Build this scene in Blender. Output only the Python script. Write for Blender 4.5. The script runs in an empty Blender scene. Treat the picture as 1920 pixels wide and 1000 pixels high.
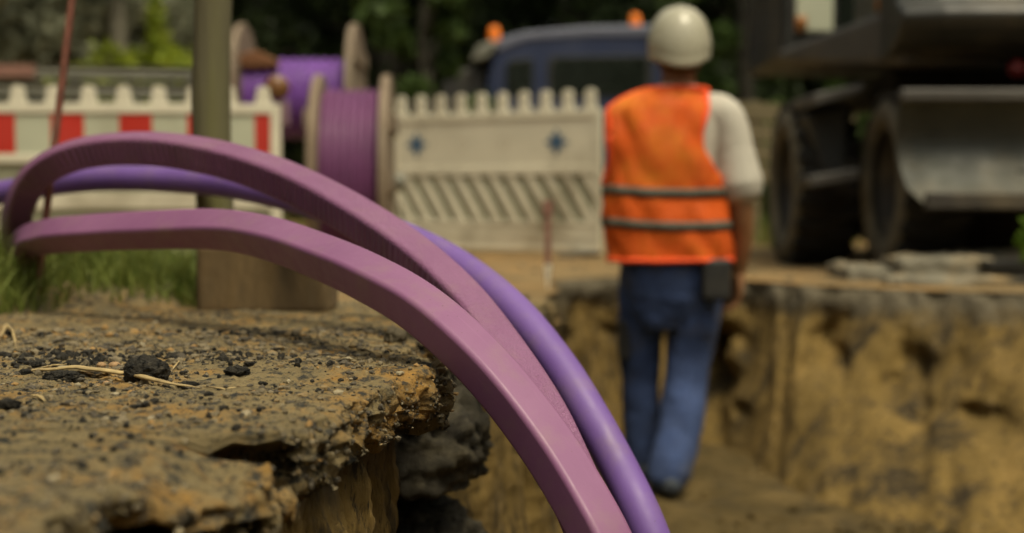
import bpy, math, random
import numpy as np
from mathutils import Vector, Matrix
random.seed(7); RNG = np.random.default_rng(7)
R = math.radians
S = bpy.context.scene
COL = S.collection
# ------------------------------------------------------------------ camera
F = 2667.0; HOR = 359.0; CZ = 0.25
PITCH = math.atan((500-HOR)/F)
cam_d = bpy.data.cameras.new('camera'); cam = bpy.data.objects.new('camera', cam_d); COL.objects.link(cam)
cam.location = (0, 0, CZ); cam.rotation_euler = (math.pi/2-PITCH, 0, 0)
cam_d.sensor_width = 36; cam_d.lens = 36*F/1920; cam_d.clip_start = .02; cam_d.clip_end = 2000
cam_d.dof.use_dof = True; cam_d.dof.focus_distance = 1.92; cam_d.dof.aperture_fstop = 2.4
S.camera = cam
# ------------------------------------------------------------------ world, sun, exposure
SUN_EL, SUN_AZ = 66, 148      # azimuth measured clockwise from +Y
w = bpy.data.worlds.new('World'); S.world = w; w.use_nodes = True
nt = w.node_tree; nt.nodes.clear()
sky = nt.nodes.new('ShaderNodeTexSky'); sky.sky_type = 'NISHITA'; sky.sun_disc = False
sky.sun_elevation = R(SUN_EL); sky.sun_rotation = R(SUN_AZ); sky.air_density = 1.0; sky.dust_density = 5.0; sky.ozone_density = .6
hs = nt.nodes.new('ShaderNodeHueSaturation'); hs.inputs['Saturation'].default_value = .35
bg = nt.nodes.new('ShaderNodeBackground'); bg.inputs['Strength'].default_value = .11
ow = nt.nodes.new('ShaderNodeOutputWorld')
nt.links.new(sky.outputs[0], hs.inputs['Color']); nt.links.new(hs.outputs[0], bg.inputs[0]); nt.links.new(bg.outputs[0], ow.inputs[0])
sd = bpy.data.lights.new('sun', 'SUN'); sd.energy = 1.5; sd.angle = R(22); sd.color = (1, .9, .76)
sun = bpy.data.objects.new('sun', sd); COL.objects.link(sun)
az = R(SUN_AZ); el = R(SUN_EL)
sdir = Vector((math.sin(az)*math.cos(el), math.cos(az)*math.cos(el), math.sin(el)))
sun.rotation_euler = sdir.to_track_quat('Z', 'Y').to_euler(); sun.location = sdir*20
vs = S.view_settings; vs.view_transform = 'Standard'; vs.look = 'None'; vs.gamma = 1; vs.exposure = .52
try:
    vs.use_white_balance = True; vs.white_balance_temperature = 7600; vs.white_balance_tint = 2
except Exception as e: print(e)

# ------------------------------------------------------------------ helpers
def at(px, py, Y):
    u = (px-960)/F; v = (500-py)/F
    y = math.cos(PITCH)+v*math.sin(PITCH); z = v*math.cos(PITCH)-math.sin(PITCH)
    k = Y/y
    return Vector((u*k, Y, CZ+z*k))
# vectorised gradient noise
_P = np.random.default_rng(3).permutation(256); _P = np.concatenate([_P, _P])
_G = np.random.default_rng(4).normal(size=(256, 3)); _G /= np.linalg.norm(_G, axis=1)[:, None]
def pn(x, y, z=0.):
    x, y, z = np.broadcast_arrays(np.asarray(x, float), np.asarray(y, float), np.asarray(z, float))
    xi = np.floor(x).astype(int); yi = np.floor(y).astype(int); zi = np.floor(z).astype(int)
    xf, yf, zf = x-xi, y-yi, z-zi
    f = lambda t: t*t*t*(t*(t*6-15)+10)
    u, v, w_ = f(xf), f(yf), f(zf)
    def g(a, b, c):
        h = _P[(_P[(_P[(xi+a) & 255]+yi+b) & 255]+zi+c) & 255]
        gr = _G[h]
        return gr[..., 0]*(xf-a)+gr[..., 1]*(yf-b)+gr[..., 2]*(zf-c)
    l = lambda a, b, t: a+(b-a)*t
    return 1.6*l(l(l(g(0,0,0), g(1,0,0), u), l(g(0,1,0), g(1,1,0), u), v), l(l(g(0,0,1), g(1,0,1), u), l(g(0,1,1), g(1,1,1), u), v), w_)
def fbm(x, y, z=0., o=4, lac=2.1, gain=.5):
    a, s, t = 1., 0., 0.
    for i in range(o):
        t = t+a*pn(x+17.3*i, y-9.1*i, z+5.7*i); x = x*lac; y = y*lac; z = z*lac; s += a; a *= gain
    return t/s
def sst(a, b, x):
    t = np.clip((x-a)/(b-a), 0, 1); return t*t*(3-2*t)

def mesh_np(name, V, Fc, mat, parent=None, smooth=True, uv=None):
    me = bpy.data.meshes.new(name)
    V = np.asarray(V, np.float32); 
    if isinstance(Fc, np.ndarray):
        n, k = Fc.shape
        me.vertices.add(len(V)); me.vertices.foreach_set('co', V.ravel())
        me.loops.add(n*k); me.loops.foreach_set('vertex_index', Fc.ravel().astype(np.int32))
        me.polygons.add(n); me.polygons.foreach_set('loop_start', np.arange(0, n*k, k, dtype=np.int32))
        try: me.polygons.foreach_set('loop_total', np.full(n, k, dtype=np.int32))
        except Exception: pass
    else:
        me.from_pydata([tuple(map(float, v)) for v in V], [], [tuple(f) for f in Fc])
    me.update(calc_edges=True)
    me.polygons.foreach_set('use_smooth', [smooth]*len(me.polygons))
    if uv is not None:
        l = me.uv_layers.new(name='UVMap'); idx = np.zeros(len(me.loops), np.int32); me.loops.foreach_get('vertex_index', idx)
        l.data.foreach_set('uv', np.asarray(uv, np.float32)[idx].ravel())
    me.validate(); me.materials.append(mat)
    o = bpy.data.objects.new(name, me); COL.objects.link(o)
    if parent: o.parent = parent
    return o
def grid_faces(nr, nc, flip=False, wrap=False):
    i = np.arange(nr-1)[:, None]; j = np.arange(nc if wrap else nc-1)[None, :]; j2 = (j+1) % nc
    a = i*nc+j; b = i*nc+j2; c = (i+1)*nc+j2; d = (i+1)*nc+j
    f = np.stack([a, b, c, d], -1).reshape(-1, 4)
    return f[:, ::-1] if flip else f
def tag(o, label=None, cat=None, group=None, kind=None):
    if label: o['label'] = label
    if cat: o['category'] = cat
    if group: o['group'] = group
    if kind: o['kind'] = kind
    return o
def thing(name, loc, label, cat, rz=0, group=None):
    o = bpy.data.objects.new(name, None); COL.objects.link(o); o.location = loc; o.rotation_euler = (0, 0, rz)
    o.empty_display_size = .1
    return tag(o, label, cat, group)
def copy_tree(o, parent=None):
    c = o.copy(); COL.objects.link(c)
    if parent: c.parent = parent
    for ch in list(o.children): copy_tree(ch, c)
    return c

class MB:
    def __init__(s): s.v = []; s.f = []
    def add(s, vs_, fs): n = len(s.v); s.v += [tuple(p) for p in vs_]; s.f += [tuple(i+n for i in f) for f in fs]; return s
    def box(s, x0, x1, y0, y1, z0, z1):
        return s.add([(x0,y0,z0),(x1,y0,z0),(x1,y1,z0),(x0,y1,z0),(x0,y0,z1),(x1,y0,z1),(x1,y1,z1),(x0,y1,z1)],
            [(0,3,2,1),(4,5,6,7),(0,1,5,4),(1,2,6,5),(2,3,7,6),(3,0,4,7)])
    def tube(s, pts, rad, n=16, cap=True):
        pts = [Vector(p) for p in pts]; m = len(pts)
        if not hasattr(rad, '__len__'): rad = [rad]*m
        up = Vector((0, 0, 1)); rings = []
        nrm = None
        for i, p in enumerate(pts):
            t = (pts[min(i+1, m-1)]-pts[max(i-1, 0)]).normalized()
            if nrm is None:
                nrm = t.cross(up if abs(t.z) < .9 else Vector((1, 0, 0))).normalized()
            nrm = (nrm-t*nrm.dot(t)).normalized(); b = t.cross(nrm)
            rings.append([p+(nrm*math.cos(a)+b*math.sin(a))*rad[i] for a in [2*math.pi*k/n for k in range(n)]])
        vs_ = [q for r in rings for q in r]; fs = []
        for i in range(m-1):
            for k in range(n):
                a, b2 = i*n+k, i*n+(k+1) % n
                fs.append((a, b2, b2+n, a+n))
        if cap: fs.append(tuple(reversed(range(n)))); fs.append(tuple(range((m-1)*n, m*n)))
        return s.add(vs_, fs)
    def prism(s, poly, y0, y1, axis='y'):
        n = len(poly)
        if axis == 'y': a = [(x, y0, z) for x, z in poly]; b = [(x, y1, z) for x, z in poly]
        elif axis == 'x': a = [(y0, x, z) for x, z in poly]; b = [(y1, x, z) for x, z in poly]
        else: a = [(x, z, y0) for x, z in poly]; b = [(x, z, y1) for x, z in poly]
        return s.add(a+b, [tuple(range(n)), tuple(reversed(range(n, 2*n)))]+[(i, n+i, n+(i+1) % n, (i+1) % n) for i in range(n)])
    def lathe(s, prof, n=32, c=(0,0,0), axis='z', closed=False):
        vs_ = []; m = len(prof)
        for r, h in prof:
            for k in range(n):
                a = 2*math.pi*k/n; x, y, z = r*math.cos(a), r*math.sin(a), h
                if axis == 'x': x, y, z = z, x, y
                vs_.append((c[0]+x, c[1]+y, c[2]+z))
        fs = []
        for i in range(m if closed else m-1):
            for k in range(n):
                a, b = i*n+k, i*n+(k+1) % n; j = ((i+1) % m)
                fs.append((a, b, j*n+(k+1) % n, j*n+k))
        return s.add(vs_, fs)
    def build(s, name, mat, parent=None, bevel=0, smooth=False, seg=2):
        me = bpy.data.meshes.new(name); me.from_pydata(s.v, [], s.f); me.materials.append(mat)
        import bmesh
        bm = bmesh.new(); bm.from_mesh(me); bmesh.ops.recalc_face_normals(bm, faces=bm.faces); bm.to_mesh(me); bm.free()
        me.polygons.foreach_set('use_smooth', [smooth]*len(me.polygons)); me.update()
        o = bpy.data.objects.new(name, me); COL.objects.link(o)
        if parent: o.parent = parent
        if bevel:
            b = o.modifiers.new('bevel', 'BEVEL'); b.width = bevel; b.segments = seg; b.limit_method = 'ANGLE'; b.angle_limit = R(35)
        return o

# ------------------------------------------------------------------ materials
def nodes(name):
    m = bpy.data.materials.new(name); m.use_nodes = True; n = m.node_tree
    b = n.nodes['Principled BSDF']
    return m, n, b
def N(n, t, **kw):
    x = n.nodes.new(t)
    for k, v in kw.items():
        if k in x.inputs: x.inputs[k].default_value = v
        else: setattr(x, k, v)
    return x
def noise(n, scale, detail=4, rough=.55, vec=None, dist=0):
    x = N(n, 'ShaderNodeTexNoise', Scale=scale, Detail=detail, Roughness=rough, Distortion=dist)
    if vec is not None: n.links.new(vec, x.inputs['Vector'])
    return x.outputs['Fac']
def ramp(n, fac, a, b, c0=0., c1=1.):
    r = N(n, 'ShaderNodeMapRange', clamp=True)
    r.inputs['From Min'].default_value = a; r.inputs['From Max'].default_value = b
    r.inputs['To Min'].default_value = c0; r.inputs['To Max'].default_value = c1
    n.links.new(fac, r.inputs['Value']); return r.outputs[0]
def mix(n, fac, a, b):
    x = N(n, 'ShaderNodeMix', data_type='RGBA')
    for sock, val in ((x.inputs[6], a), (x.inputs[7], b)):
        if hasattr(val, 'node'): n.links.new(val, sock)
        else: sock.default_value = (*val, 1)
    if hasattr(fac, 'node'): n.links.new(fac, x.inputs[0])
    else: x.inputs[0].default_value = fac
    return x.outputs[2]
def coords(n, kind='Object', scale=(1,1,1)):
    t = N(n, 'ShaderNodeTexCoord'); mp = N(n, 'ShaderNodeMapping'); mp.inputs['Scale'].default_value = scale
    n.links.new(t.outputs[kind], mp.inputs['Vector']); return mp.outputs[0]
def bump(n, b, h, strength, dist=.01):
    x = N(n, 'ShaderNodeBump', Strength=strength, Distance=dist); n.links.new(h, x.inputs['Height'])
    n.links.new(x.outputs[0], b.inputs['Normal']); return x
def mat(name, c, rough=.6, metal=0., var=.25, scale=6, c2=None, dirt=.35, bs=0., bscale=40, spec=.5, stretch=(1,1,1), dscale=None):
    m, n, b = nodes(name); v = coords(n, scale=stretch)
    lo = tuple(x*(1-var) for x in c); hi = tuple(min(1, x*(1+var)) for x in c)
    col = mix(n, ramp(n, noise(n, scale, 5, .6, v), .3, .7), lo, hi)
    if c2: col = mix(n, ramp(n, noise(n, dscale or scale*.45, 6, .65, v), .62-dirt*.35, .82-dirt*.3), col, c2)
    n.links.new(col, b.inputs['Base Color'])
    n.links.new(ramp(n, noise(n, scale*2.3, 3, .6, v), .3, .7, max(.05, rough-.1), min(1, rough+.12)), b.inputs['Roughness'])
    b.inputs['Metallic'].default_value = metal; b.inputs['Specular IOR Level'].default_value = spec
    if bs: bump(n, b, noise(n, bscale, 5, .6, v), bs, .01)
    return m
DUST = (.20, .15, .09)
m_white = mat('white_plastic', (.68, .64, .51), .5, var=.08, c2=(.30, .26, .18), dirt=.3, scale=3)
m_backing = mat('grey_green_plastic', (.25, .25, .17), .7, var=.1)
m_white2 = mat('white_sheeting', (.48, .50, .38), .45, var=.08, c2=(.36, .33, .24), scale=3)
m_red = mat('red_sheeting', (.50, .035, .025), .4, var=.12, scale=4)
m_blue = mat('blue_paint', (.022, .032, .075), .4, var=.15, scale=2, c2=(.06, .065, .09), dirt=.3)
m_roof = mat('grey_roof_paint', (.13, .14, .19), .5, var=.12, scale=2)
m_glass = mat('dark_glass', (.012, .016, .012), .12, var=.2)
m_black = mat('black_plastic', (.02, .02, .019), .6, var=.3, c2=(.05, .045, .035))
m_rubber = mat('tyre_rubber', (.020, .018, .014), .9, var=.3, c2=(.05, .042, .03), dirt=.4, scale=5, bs=.3)
m_sidewall = mat('dusty_sidewall', (.11, .095, .065), .9, var=.35, c2=(.05, .045, .03), dirt=.35, scale=7)
m_rim = mat('dusty_wheel_steel', (.035, .03, .024), .6, var=.25, c2=(.10, .08, .05), dirt=.5, scale=6)
m_exc = mat('dark_grey_machine_paint', (.034, .035, .032), .45, var=.25, c2=(.13, .11, .08), dirt=.35, scale=3)
m_excl = mat('grey_machine_paint', (.078, .072, .064), .5, var=.2, c2=(.14, .115, .08), dirt=.3, scale=3)
m_blade = mat('worn_blade_steel', (.05, .054, .044), .6, metal=.1, var=.3, c2=(.10, .085, .055), dirt=.35, scale=4)
m_excd = mat('greasy_black_steel', (.018, .017, .014), .7, var=.3, c2=(.05, .04, .025), scale=5)
m_orange_l = mat('amber_lens', (.95, .22, .02), .25, var=.05)
m_marker = mat('dusty_amber_lens', (.32, .13, .035), .4, var=.1)
m_red_l = mat('red_lens', (.12, .004, .004), .5, var=.05)
m_wood = mat('weathered_timber', (.19, .155, .085), .85, var=.35, scale=5, c2=(.12, .11, .06), bs=.5, bscale=30, stretch=(1, 1, .12))
m_wood2 = mat('reel_timber', (.21, .155, .105), .8, var=.2, scale=6, c2=(.22, .18, .13), dirt=.35, stretch=(1, 1, .3))
m_pole = mat('mossy_grey_pole', (.11, .095, .06), .85, var=.2, scale=9, c2=(.15, .15, .045), dirt=.55, dscale=3, bs=.5, bscale=60, stretch=(1, 1, .08))
m_block = mat('stained_timber_block', (.15, .10, .045), .85, var=.35, scale=9, c2=(.05, .04, .025), dirt=.45, bs=.4, bscale=60, stretch=(1, 1, .3))
m_rust = mat('rusty_steel', (.20, .075, .05), .8, var=.3, scale=30, bs=.3, bscale=200)
m_rust_r = mat('faded_red_paint', (.24, .12, .09), .7, var=.2, scale=20)
m_galv = mat('galvanised_grey', (.19, .19, .155), .5, metal=.2, var=.15, scale=3)
m_conc = mat('dusty_concrete', (.165, .15, .11), .85, var=.2, scale=8, c2=(.30, .21, .10), dirt=.3, bs=.4, bscale=50)
m_skin = mat('tanned_skin', (.27, .125, .055), .55, var=.12, scale=20)
m_hair = mat('brown_hair', (.06, .035, .02), .7, var=.3, scale=60)
m_vest = mat('orange_fabric', (.66, .092, .003), .75, var=.10, scale=9, c2=(.70, .20, .012), dirt=.3, bs=.25, bscale=400)
m_trim = mat('red_orange_trim', (.90, .09, .02), .7, var=.06)
m_reflect = mat('grey_reflective_tape', (.085, .08, .058), .75, var=.12, scale=20)
m_shirt = mat('white_cotton', (.50, .47, .40), .85, var=.07, scale=10, bs=.2, bscale=300)
m_jeans = mat('blue_work_trousers', (.038, .066, .165), .9, var=.25, scale=9, c2=(.08, .075, .07), dirt=.25, bs=.4, bscale=60)
m_helmet = mat('white_helmet_shell', (.40, .38, .29), .22, var=.05, scale=5, c2=(.45, .40, .30), dirt=.15)
m_boot = mat('dark_boot_leather', (.035, .045, .06), .7, var=.3, scale=20)
m_logo = mat('faded_blue_print', (.05, .11, .19), .6, var=.15)
m_faint = mat('faint_beige_print', (.50, .44, .34), .6, var=.05)

def duct_mat(name, c, c2, rib=False, rough=.42):
    m, n, b = nodes(name)
    v = coords(n)
    col = mix(n, ramp(n, noise(n, 5, 5, .6, v), .3, .7), c, c2)
    # dust film and specks of soil
    col = mix(n, ramp(n, noise(n, 14, 6, .7, v), .50, .78, 0, .34), col, (.28, .21, .15))
    vo = N(n, 'ShaderNodeTexVoronoi', Scale=75.); n.links.new(v, vo.inputs['Vector'])
    mk = N(n, 'ShaderNodeMath', operation='MULTIPLY'); n.links.new(ramp(n, vo.outputs['Distance'], .10, .04), mk.inputs[0])
    n.links.new(ramp(n, noise(n, 9, 2, .5, v), .47, .55), mk.inputs[1])
    col = mix(n, mk.outputs[0], col, (.10, .045, .05))
    uv = coords(n, 'UV')
    # fine lengthwise scuffs
    us = coords(n, 'UV', (3, 160, 1))
    col = mix(n, ramp(n, noise(n, 2, 3, .6, us), .60, .75, 0, .22), col, tuple(min(1, x*1.5) for x in c2))
    n.links.new(col, b.inputs['Base Color'])
    n.links.new(ramp(n, noise(n, 30, 4, .6, v), .3, .7, rough-.07, rough+.13), b.inputs['Roughness'])
    b.inputs['Specular IOR Level'].default_value = .45
    h = noise(n, 220, 3, .6, v)
    if rib:
        wv = N(n, 'ShaderNodeTexWave', wave_type='BANDS', bands_direction='X', Scale=17., Distortion=.6); n.links.new(uv, wv.inputs['Vector'])
        ad = N(n, 'ShaderNodeMath', operation='MULTIPLY_ADD'); n.links.new(wv.outputs['Fac'], ad.inputs[0]); ad.inputs[1].default_value = 1.2
        sx_ = N(n, 'ShaderNodeSeparateXYZ'); n.links.new(uv, sx_.inputs[0])
        ma = N(n, 'ShaderNodeMath', operation='MULTIPLY'); n.links.new(ramp(n, sx_.outputs['Y'], .715, .729), ma.inputs[0]); n.links.new(ramp(n, sx_.outputs['Y'], .765, .75), ma.inputs[1])
        mr = N(n, 'ShaderNodeMath', operation='MULTIPLY'); n.links.new(ma.outputs[0], mr.inputs[0]); n.links.new(ramp(n, noise(n, 6, 3, .6, v), .35, .6, 1.6, 4.2), mr.inputs[1])
        n.links.new(mr.outputs[0], ad.inputs[1]); n.links.new(h, ad.inputs[2]); h = ad.outputs[0]
        bump(n, b, h, .8, .005)
    else: bump(n, b, h, .12, .002)
    return m
m_pink = duct_mat('mauve_duct_plastic', (.22, .086, .19), (.265, .114, .225))
m_pink2 = duct_mat('ribbed_mauve_duct_plastic', (.22, .084, .185), (.265, .112, .22), rib=True)
m_lilac = duct_mat('violet_duct_plastic', (.155, .08, .30), (.19, .105, .35), rough=.46)
m_reelduct = mat('violet_coiled_duct', (.17, .06, .31), .5, var=.2, scale=4, c2=(.22, .11, .30), dirt=.3)
m_reelduct2 = mat('mauve_coiled_duct', (.15, .045, .13), .5, var=.15, scale=4)

def soil(name, layers, bumps, rough=.92, topz=None, stretch=(1,1,1)):
    """layers: first colour then (colour, scale, lo, hi, detail)"""
    m, n, b = nodes(name); v = coords(n, scale=stretch); v1 = coords(n)
    base, rest = layers[0], layers[1:]
    col = mix(n, ramp(n, noise(n, 3, 8, .7, v), .3, .7), tuple(x*.75 for x in base), tuple(x*1.25 for x in base))
    for (c, sc, lo, hi, de) in rest:
        col = mix(n, ramp(n, noise(n, sc, de, .68, v), lo, hi), col, c)
    if topz:   # a darker bound layer at the top of the bank
        geo = N(n, 'ShaderNodeNewGeometry'); sp = N(n, 'ShaderNodeSeparateXYZ'); n.links.new(geo.outputs['Position'], sp.inputs[0])
        ad = N(n, 'ShaderNodeMath', operation='MULTIPLY_ADD'); n.links.new(noise(n, 9, 5, .6, v1), ad.inputs[0]); ad.inputs[1].default_value = -.16
        dz = N(n, 'ShaderNodeMath', operation='ADD'); n.links.new(sp.outputs['Z'], dz.inputs[0]); n.links.new(ramp(n, sp.outputs['Y'], 2.4, 6., 0, .15), dz.inputs[1])
        n.links.new(dz.outputs[0], ad.inputs[2])
        f = ramp(n, ad.outputs[0], topz[0], topz[1]); c3 = mix(n, ramp(n, noise(n, 40, 5, .7, v1), .35, .65), topz[2], topz[3])
        col = mix(n, f, col, c3)
    n.links.new(col, b.inputs['Base Color']); b.inputs['Roughness'].default_value = rough; b.inputs['Specular IOR Level'].default_value = .25
    acc = None
    for sc, am in bumps:
        h = noise(n, sc, 6, .7, v)
        mlt = N(n, 'ShaderNodeMath', operation='MULTIPLY_ADD'); n.links.new(h, mlt.inputs[0]); mlt.inputs[1].default_value = am
        if acc is not None: n.links.new(acc, mlt.inputs[2])
        else: mlt.inputs[2].default_value = 0
        acc = mlt.outputs[0]
    bump(n, b, acc, .9, .01)
    return m
ORANGE = (.42, .215, .065); SAND = (.30, .20, .09)
m_asph = soil('sandy_broken_asphalt', [(.265, .205, .105), ((.42, .235, .065), 7, .50, .66, 8), ((.052, .050, .042), 38, .50, .60, 8), ((.46, .25, .07), 16, .58, .72, 9), ((.36, .30, .18), 120, .60, .70, 6), ((.03, .03, .027), 170, .60, .66, 5)],
              [(60, .7), (260, .6), (700, .35)])
m_wall = soil('trench_sand', [(.195, .128, .040), ((.30, .195, .065), 3.5, .48, .66, 8), ((.055, .04, .02), 4.5, .50, .62, 8), ((.05, .04, .028), 22, .58, .68, 7), ((.035, .028, .016), 60, .60, .68, 5), ((.36, .25, .11), 34, .60, .70, 5), ((.03, .022, .012), 38, .57, .64, 6)],
              [(25, 1.), (90, .9), (300, .5)], topz=(-.23, -.15, (.095, .078, .05), (.17, .145, .10)), stretch=(1, 1, .22))
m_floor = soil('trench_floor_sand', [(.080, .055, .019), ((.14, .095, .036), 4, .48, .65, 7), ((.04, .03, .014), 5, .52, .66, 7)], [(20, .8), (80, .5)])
m_ground = soil('sandy_ground', [(.22, .15, .07), ((.36, .20, .07), 2.5, .50, .66, 7), ((.11, .095, .065), 5, .52, .68, 7), ((.08, .07, .05), 30, .58, .68, 6)], [(20, .8), (90, .5)])
m_lump = soil('black_asphalt_lump', [(.045, .041, .033), ((.10, .085, .06), 60, .58, .68, 7), ((.16, .12, .07), 150, .62, .70, 6), ((.012, .012, .011), 90, .5, .6, 5)], [(90, 1.), (300, .6)])
m_crumb, n_, b_ = nodes('mixed_crumbs')
gi = N(n_, 'ShaderNodeNewGeometry'); cr = N(n_, 'ShaderNodeValToRGB'); cr.color_ramp.interpolation = 'CONSTANT'
el_ = cr.color_ramp.elements; el_[0].position = 0; el_[0].color = (.045, .043, .036, 1); el_[1].position = .30; el_[1].color = (.13, .11, .07, 1)
for p, c in ((.55, (.20, .165, .10, 1)), (.80, (.26, .18, .08, 1)), (.92, (.38, .22, .07, 1)), (.975, (.36, .31, .20, 1))):
    e = el_.new(p); e.color = c
n_.links.new(gi.outputs['Random Per Island'], cr.inputs[0])
n_.links.new(mix(n_, ramp(n_, noise(n_, 400, 4, .6, coords(n_)), .3, .7, 0, .6), cr.outputs[0], (.16, .12, .07)), b_.inputs['Base Color']); b_.inputs['Roughness'].default_value = .9
bump(n_, b_, noise(n_, 700, 4, .6, coords(n_)), .5, .002)
m_straw = mat('dry_straw', (.38, .28, .13), .7, var=.3, scale=60, c2=(.17, .12, .06), stretch=(1, 1, 1))
m_pebble = mat('tan_pebble', (.34, .21, .10), .6, var=.2, scale=60)
def leaf_mat(name, c, c2):
    m, n, b = nodes(name); gi = N(n, 'ShaderNodeNewGeometry')
    col = mix(n, gi.outputs['Random Per Island'], c, c2)
    n.links.new(col, b.inputs['Base Color']); b.inputs['Roughness'].default_value = .6; b.inputs['Specular IOR Level'].default_value = .25
    tr = N(n, 'ShaderNodeBsdfTranslucent'); n.links.new(col, tr.inputs[0]); ms = N(n, 'ShaderNodeMixShader', Fac=.25)
    n.links.new(b.outputs[0], ms.inputs[1]); n.links.new(tr.outputs[0], ms.inputs[2]); n.links.new(ms.outputs[0], n.nodes['Material Output'].inputs[0])
    return m
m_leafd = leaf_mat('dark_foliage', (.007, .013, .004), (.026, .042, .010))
m_leafg = leaf_mat('haze_paled_foliage', (.20, .21, .14), (.27, .28, .19))  # leaf colour paled well past natural, distance haze painted into it
m_leafm = leaf_mat('mid_green_foliage', (.035, .065, .015), (.08, .13, .03))
m_leafy = leaf_mat('yellow_green_foliage', (.16, .22, .02), (.30, .34, .035))
m_grass = leaf_mat('grass_blades', (.07, .11, .015), (.22, .25, .06))
m_bark = mat('dark_bark', (.03, .026, .016), .9, var=.3, scale=10, bs=.5)
m_barkl = mat('pale_bark', (.13, .12, .085), .9, var=.3, scale=10, bs=.5)

# ------------------------------------------------------------------ terrain
RY = [-1.0, 0., .6, .95, 1.05, 1.12, 1.20, 1.225, 1.27, 1.305, 1.33, 1.36, 1.385, 1.408, 1.424, 1.460, 1.476, 1.52, 1.58, 1.70, 1.85, 1.93, 2.03, 2.10, 2.2, 2.32, 2.6, 3.2, 4., 4.7, 5.5, 6.35]
RX = [-1., -.75, -.52, -.41, -.362, -.350, -.336, -.322, -.285, -.252, -.238, -.262, -.245, -.246, -.345, -.340, -.238, -.234, -.222, -.197, -.163, -.118, -.102, -.125, -.18, -.165, -.10, .0, .09, .14, .17, .19]
SYS = [-1.0, 0., .95, 1.2, 1.5, 1.9, 2.1, 2.3, 2.6, 3.2, 4., 4.7, 5.5, 6.35]
SXS = [-1., -.75, -.42, -.29, -.25, -.17, -.15, -.16, -.12, .0, .09, .14, .17, .19]
def rimx(y):
    k = sst(.5, 1.2, y)*.75+.25
    return np.interp(y, RY, RX)+k*(.016*pn(y*18, 3.1)+.009*pn(y*47, 8.3)+.005*pn(y*120, 1.3)+.003*pn(y*260, 4.4))
def rims(y): return np.interp(y, SYS, SXS)
def road_z(x, y): return -.15*sst(2.4, 6.0, np.asarray(y, float))
def verge(x, y):     # raised grass verge on the left
    return .055*sst(-.70, -.95, x)*sst(3.05, 3.5, y)
def slab_z(x, y):
    z = road_z(x, y)+verge(x, y)
    z = z+.007*fbm(x*3, y*3, .3, 3)+.0068*fbm(x*22, y*22, 2.3, 4)+.0030*pn(x*85, y*85, 4.)+.0016*pn(x*180, y*180, 9.)
    st1 = sst(1.472, 1.455, y+.012*pn(x*30, 2.))*sst(-.345, -.295, x); st2 = sst(1.405, 1.385, y+.02*pn(x*25, 5.))*sst(-.33, -.28, x)
    z = z-.020*st1*(1+.35*pn(x*60, y*60, 8.))-.012*st2
    z = z+.004*sst(.45, .0, y)*0
    d = rimx(y)-x
    z = z-.004*np.exp(-np.maximum(d, 0)/.012)*(.6+.9*pn(x*40, y*40, 7.))
    z = z+.007*np.exp(-((y-1.93-.25*(x+.2))/.035)**2)*sst(-.5, -.2, x)        # low sand ridge
    return z
ys = np.concatenate([np.arange(-1, .9, .03), np.arange(.9, 2.7, .004), np.arange(2.7, 3.8, .009), np.arange(3.8, 6.35, .025)])
dcol = np.concatenate([[0, .0015, .004], np.arange(.008, .55, .0048), np.arange(.55, 1.3, .010), np.arange(1.3, 3.6, .04)])
LT = .066; lip = [(.002+.004*math.sin(math.pi*f)-.006*f, -.0015-LT*f) for f in np.linspace(0, 1, 26)]+[(-.012, -LT-.003), (-.025, -LT-.004), (-.045, -LT-.006), (-.075, -LT-.008), (-.12, -LT-.009), (-.20, -LT-.010)]
Y, D = np.meshgrid(ys, dcol, indexing='ij'); rx = rimx(ys)
Xs = rx[:, None]-D; Zs = slab_z(Xs, Y)
fade = .08*np.maximum(sst(4.4, 5.6, Y), sst(-2.9, -3.3, Xs)); Zs = Zs-fade
nr = len(ys); low_x = []; low_z = []; low_y = []
for k, (ox, oz) in enumerate(lip):
    gr = min(1, k/4); zz = np.full(nr, oz)
    nz = fbm(ys*24, zz*34, 5.5, 4); rg = 1-2*np.abs(pn(ys*38, zz*50, 3.3)); n3 = pn(ys*110, zz*120, 2.5); n4 = pn(ys*230, zz*240, 6.5)
    cav = np.clip(pn(ys*30+3, zz*42, 9.1)-.22, 0, 1)
    ramp_ = 1+.5*math.sin(math.pi*min(1, -oz/LT))
    low_x.append(rx+ox-.07*min(1, max(0, k-8)/4)*sst(.9, 1.0, ys)*sst(1.25, 1.21, ys)+gr*ramp_*(.013*nz+.006*rg+.0045*n3+.002*n4-.055*cav))
    low_z.append(Zs[:, 0]+oz*(1+.40*gr*fbm(ys*17, np.full(nr, .3), 9.5, 3)+.25*gr*pn(ys*60, zz*20, 1.))+gr*.004*pn(ys*90, zz*90, 7.7)+(.016*fbm(ys*28, np.full(nr, k*.8), 6.1, 4) if k > 22 else 0)); low_y.append(ys+.11*min(1, max(0, k-7)/4)*sst(1.17, 1.215, ys)*sst(1.335, 1.312, ys)+.05*min(1, max(0, k-4)/4)*sst(1.452, 1.461, ys)*sst(1.51, 1.485, ys)+gr*(.007*pn(ys*33, zz*60, 1.7)+.003*pn(ys*90, zz*110, 4.7)))
X2 = np.concatenate([Xs[:, ::-1], np.array(low_x).T], 1); Z2 = np.concatenate([Zs[:, ::-1], np.array(low_z).T], 1)
Y2 = np.concatenate([Y, np.array(low_y).T], 1)
o = mesh_np('asphalt_road', np.stack([X2, Y2, Z2], -1).reshape(-1, 3), grid_faces(nr, X2.shape[1], flip=True), m_asph)
tag(o, kind='structure')

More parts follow.
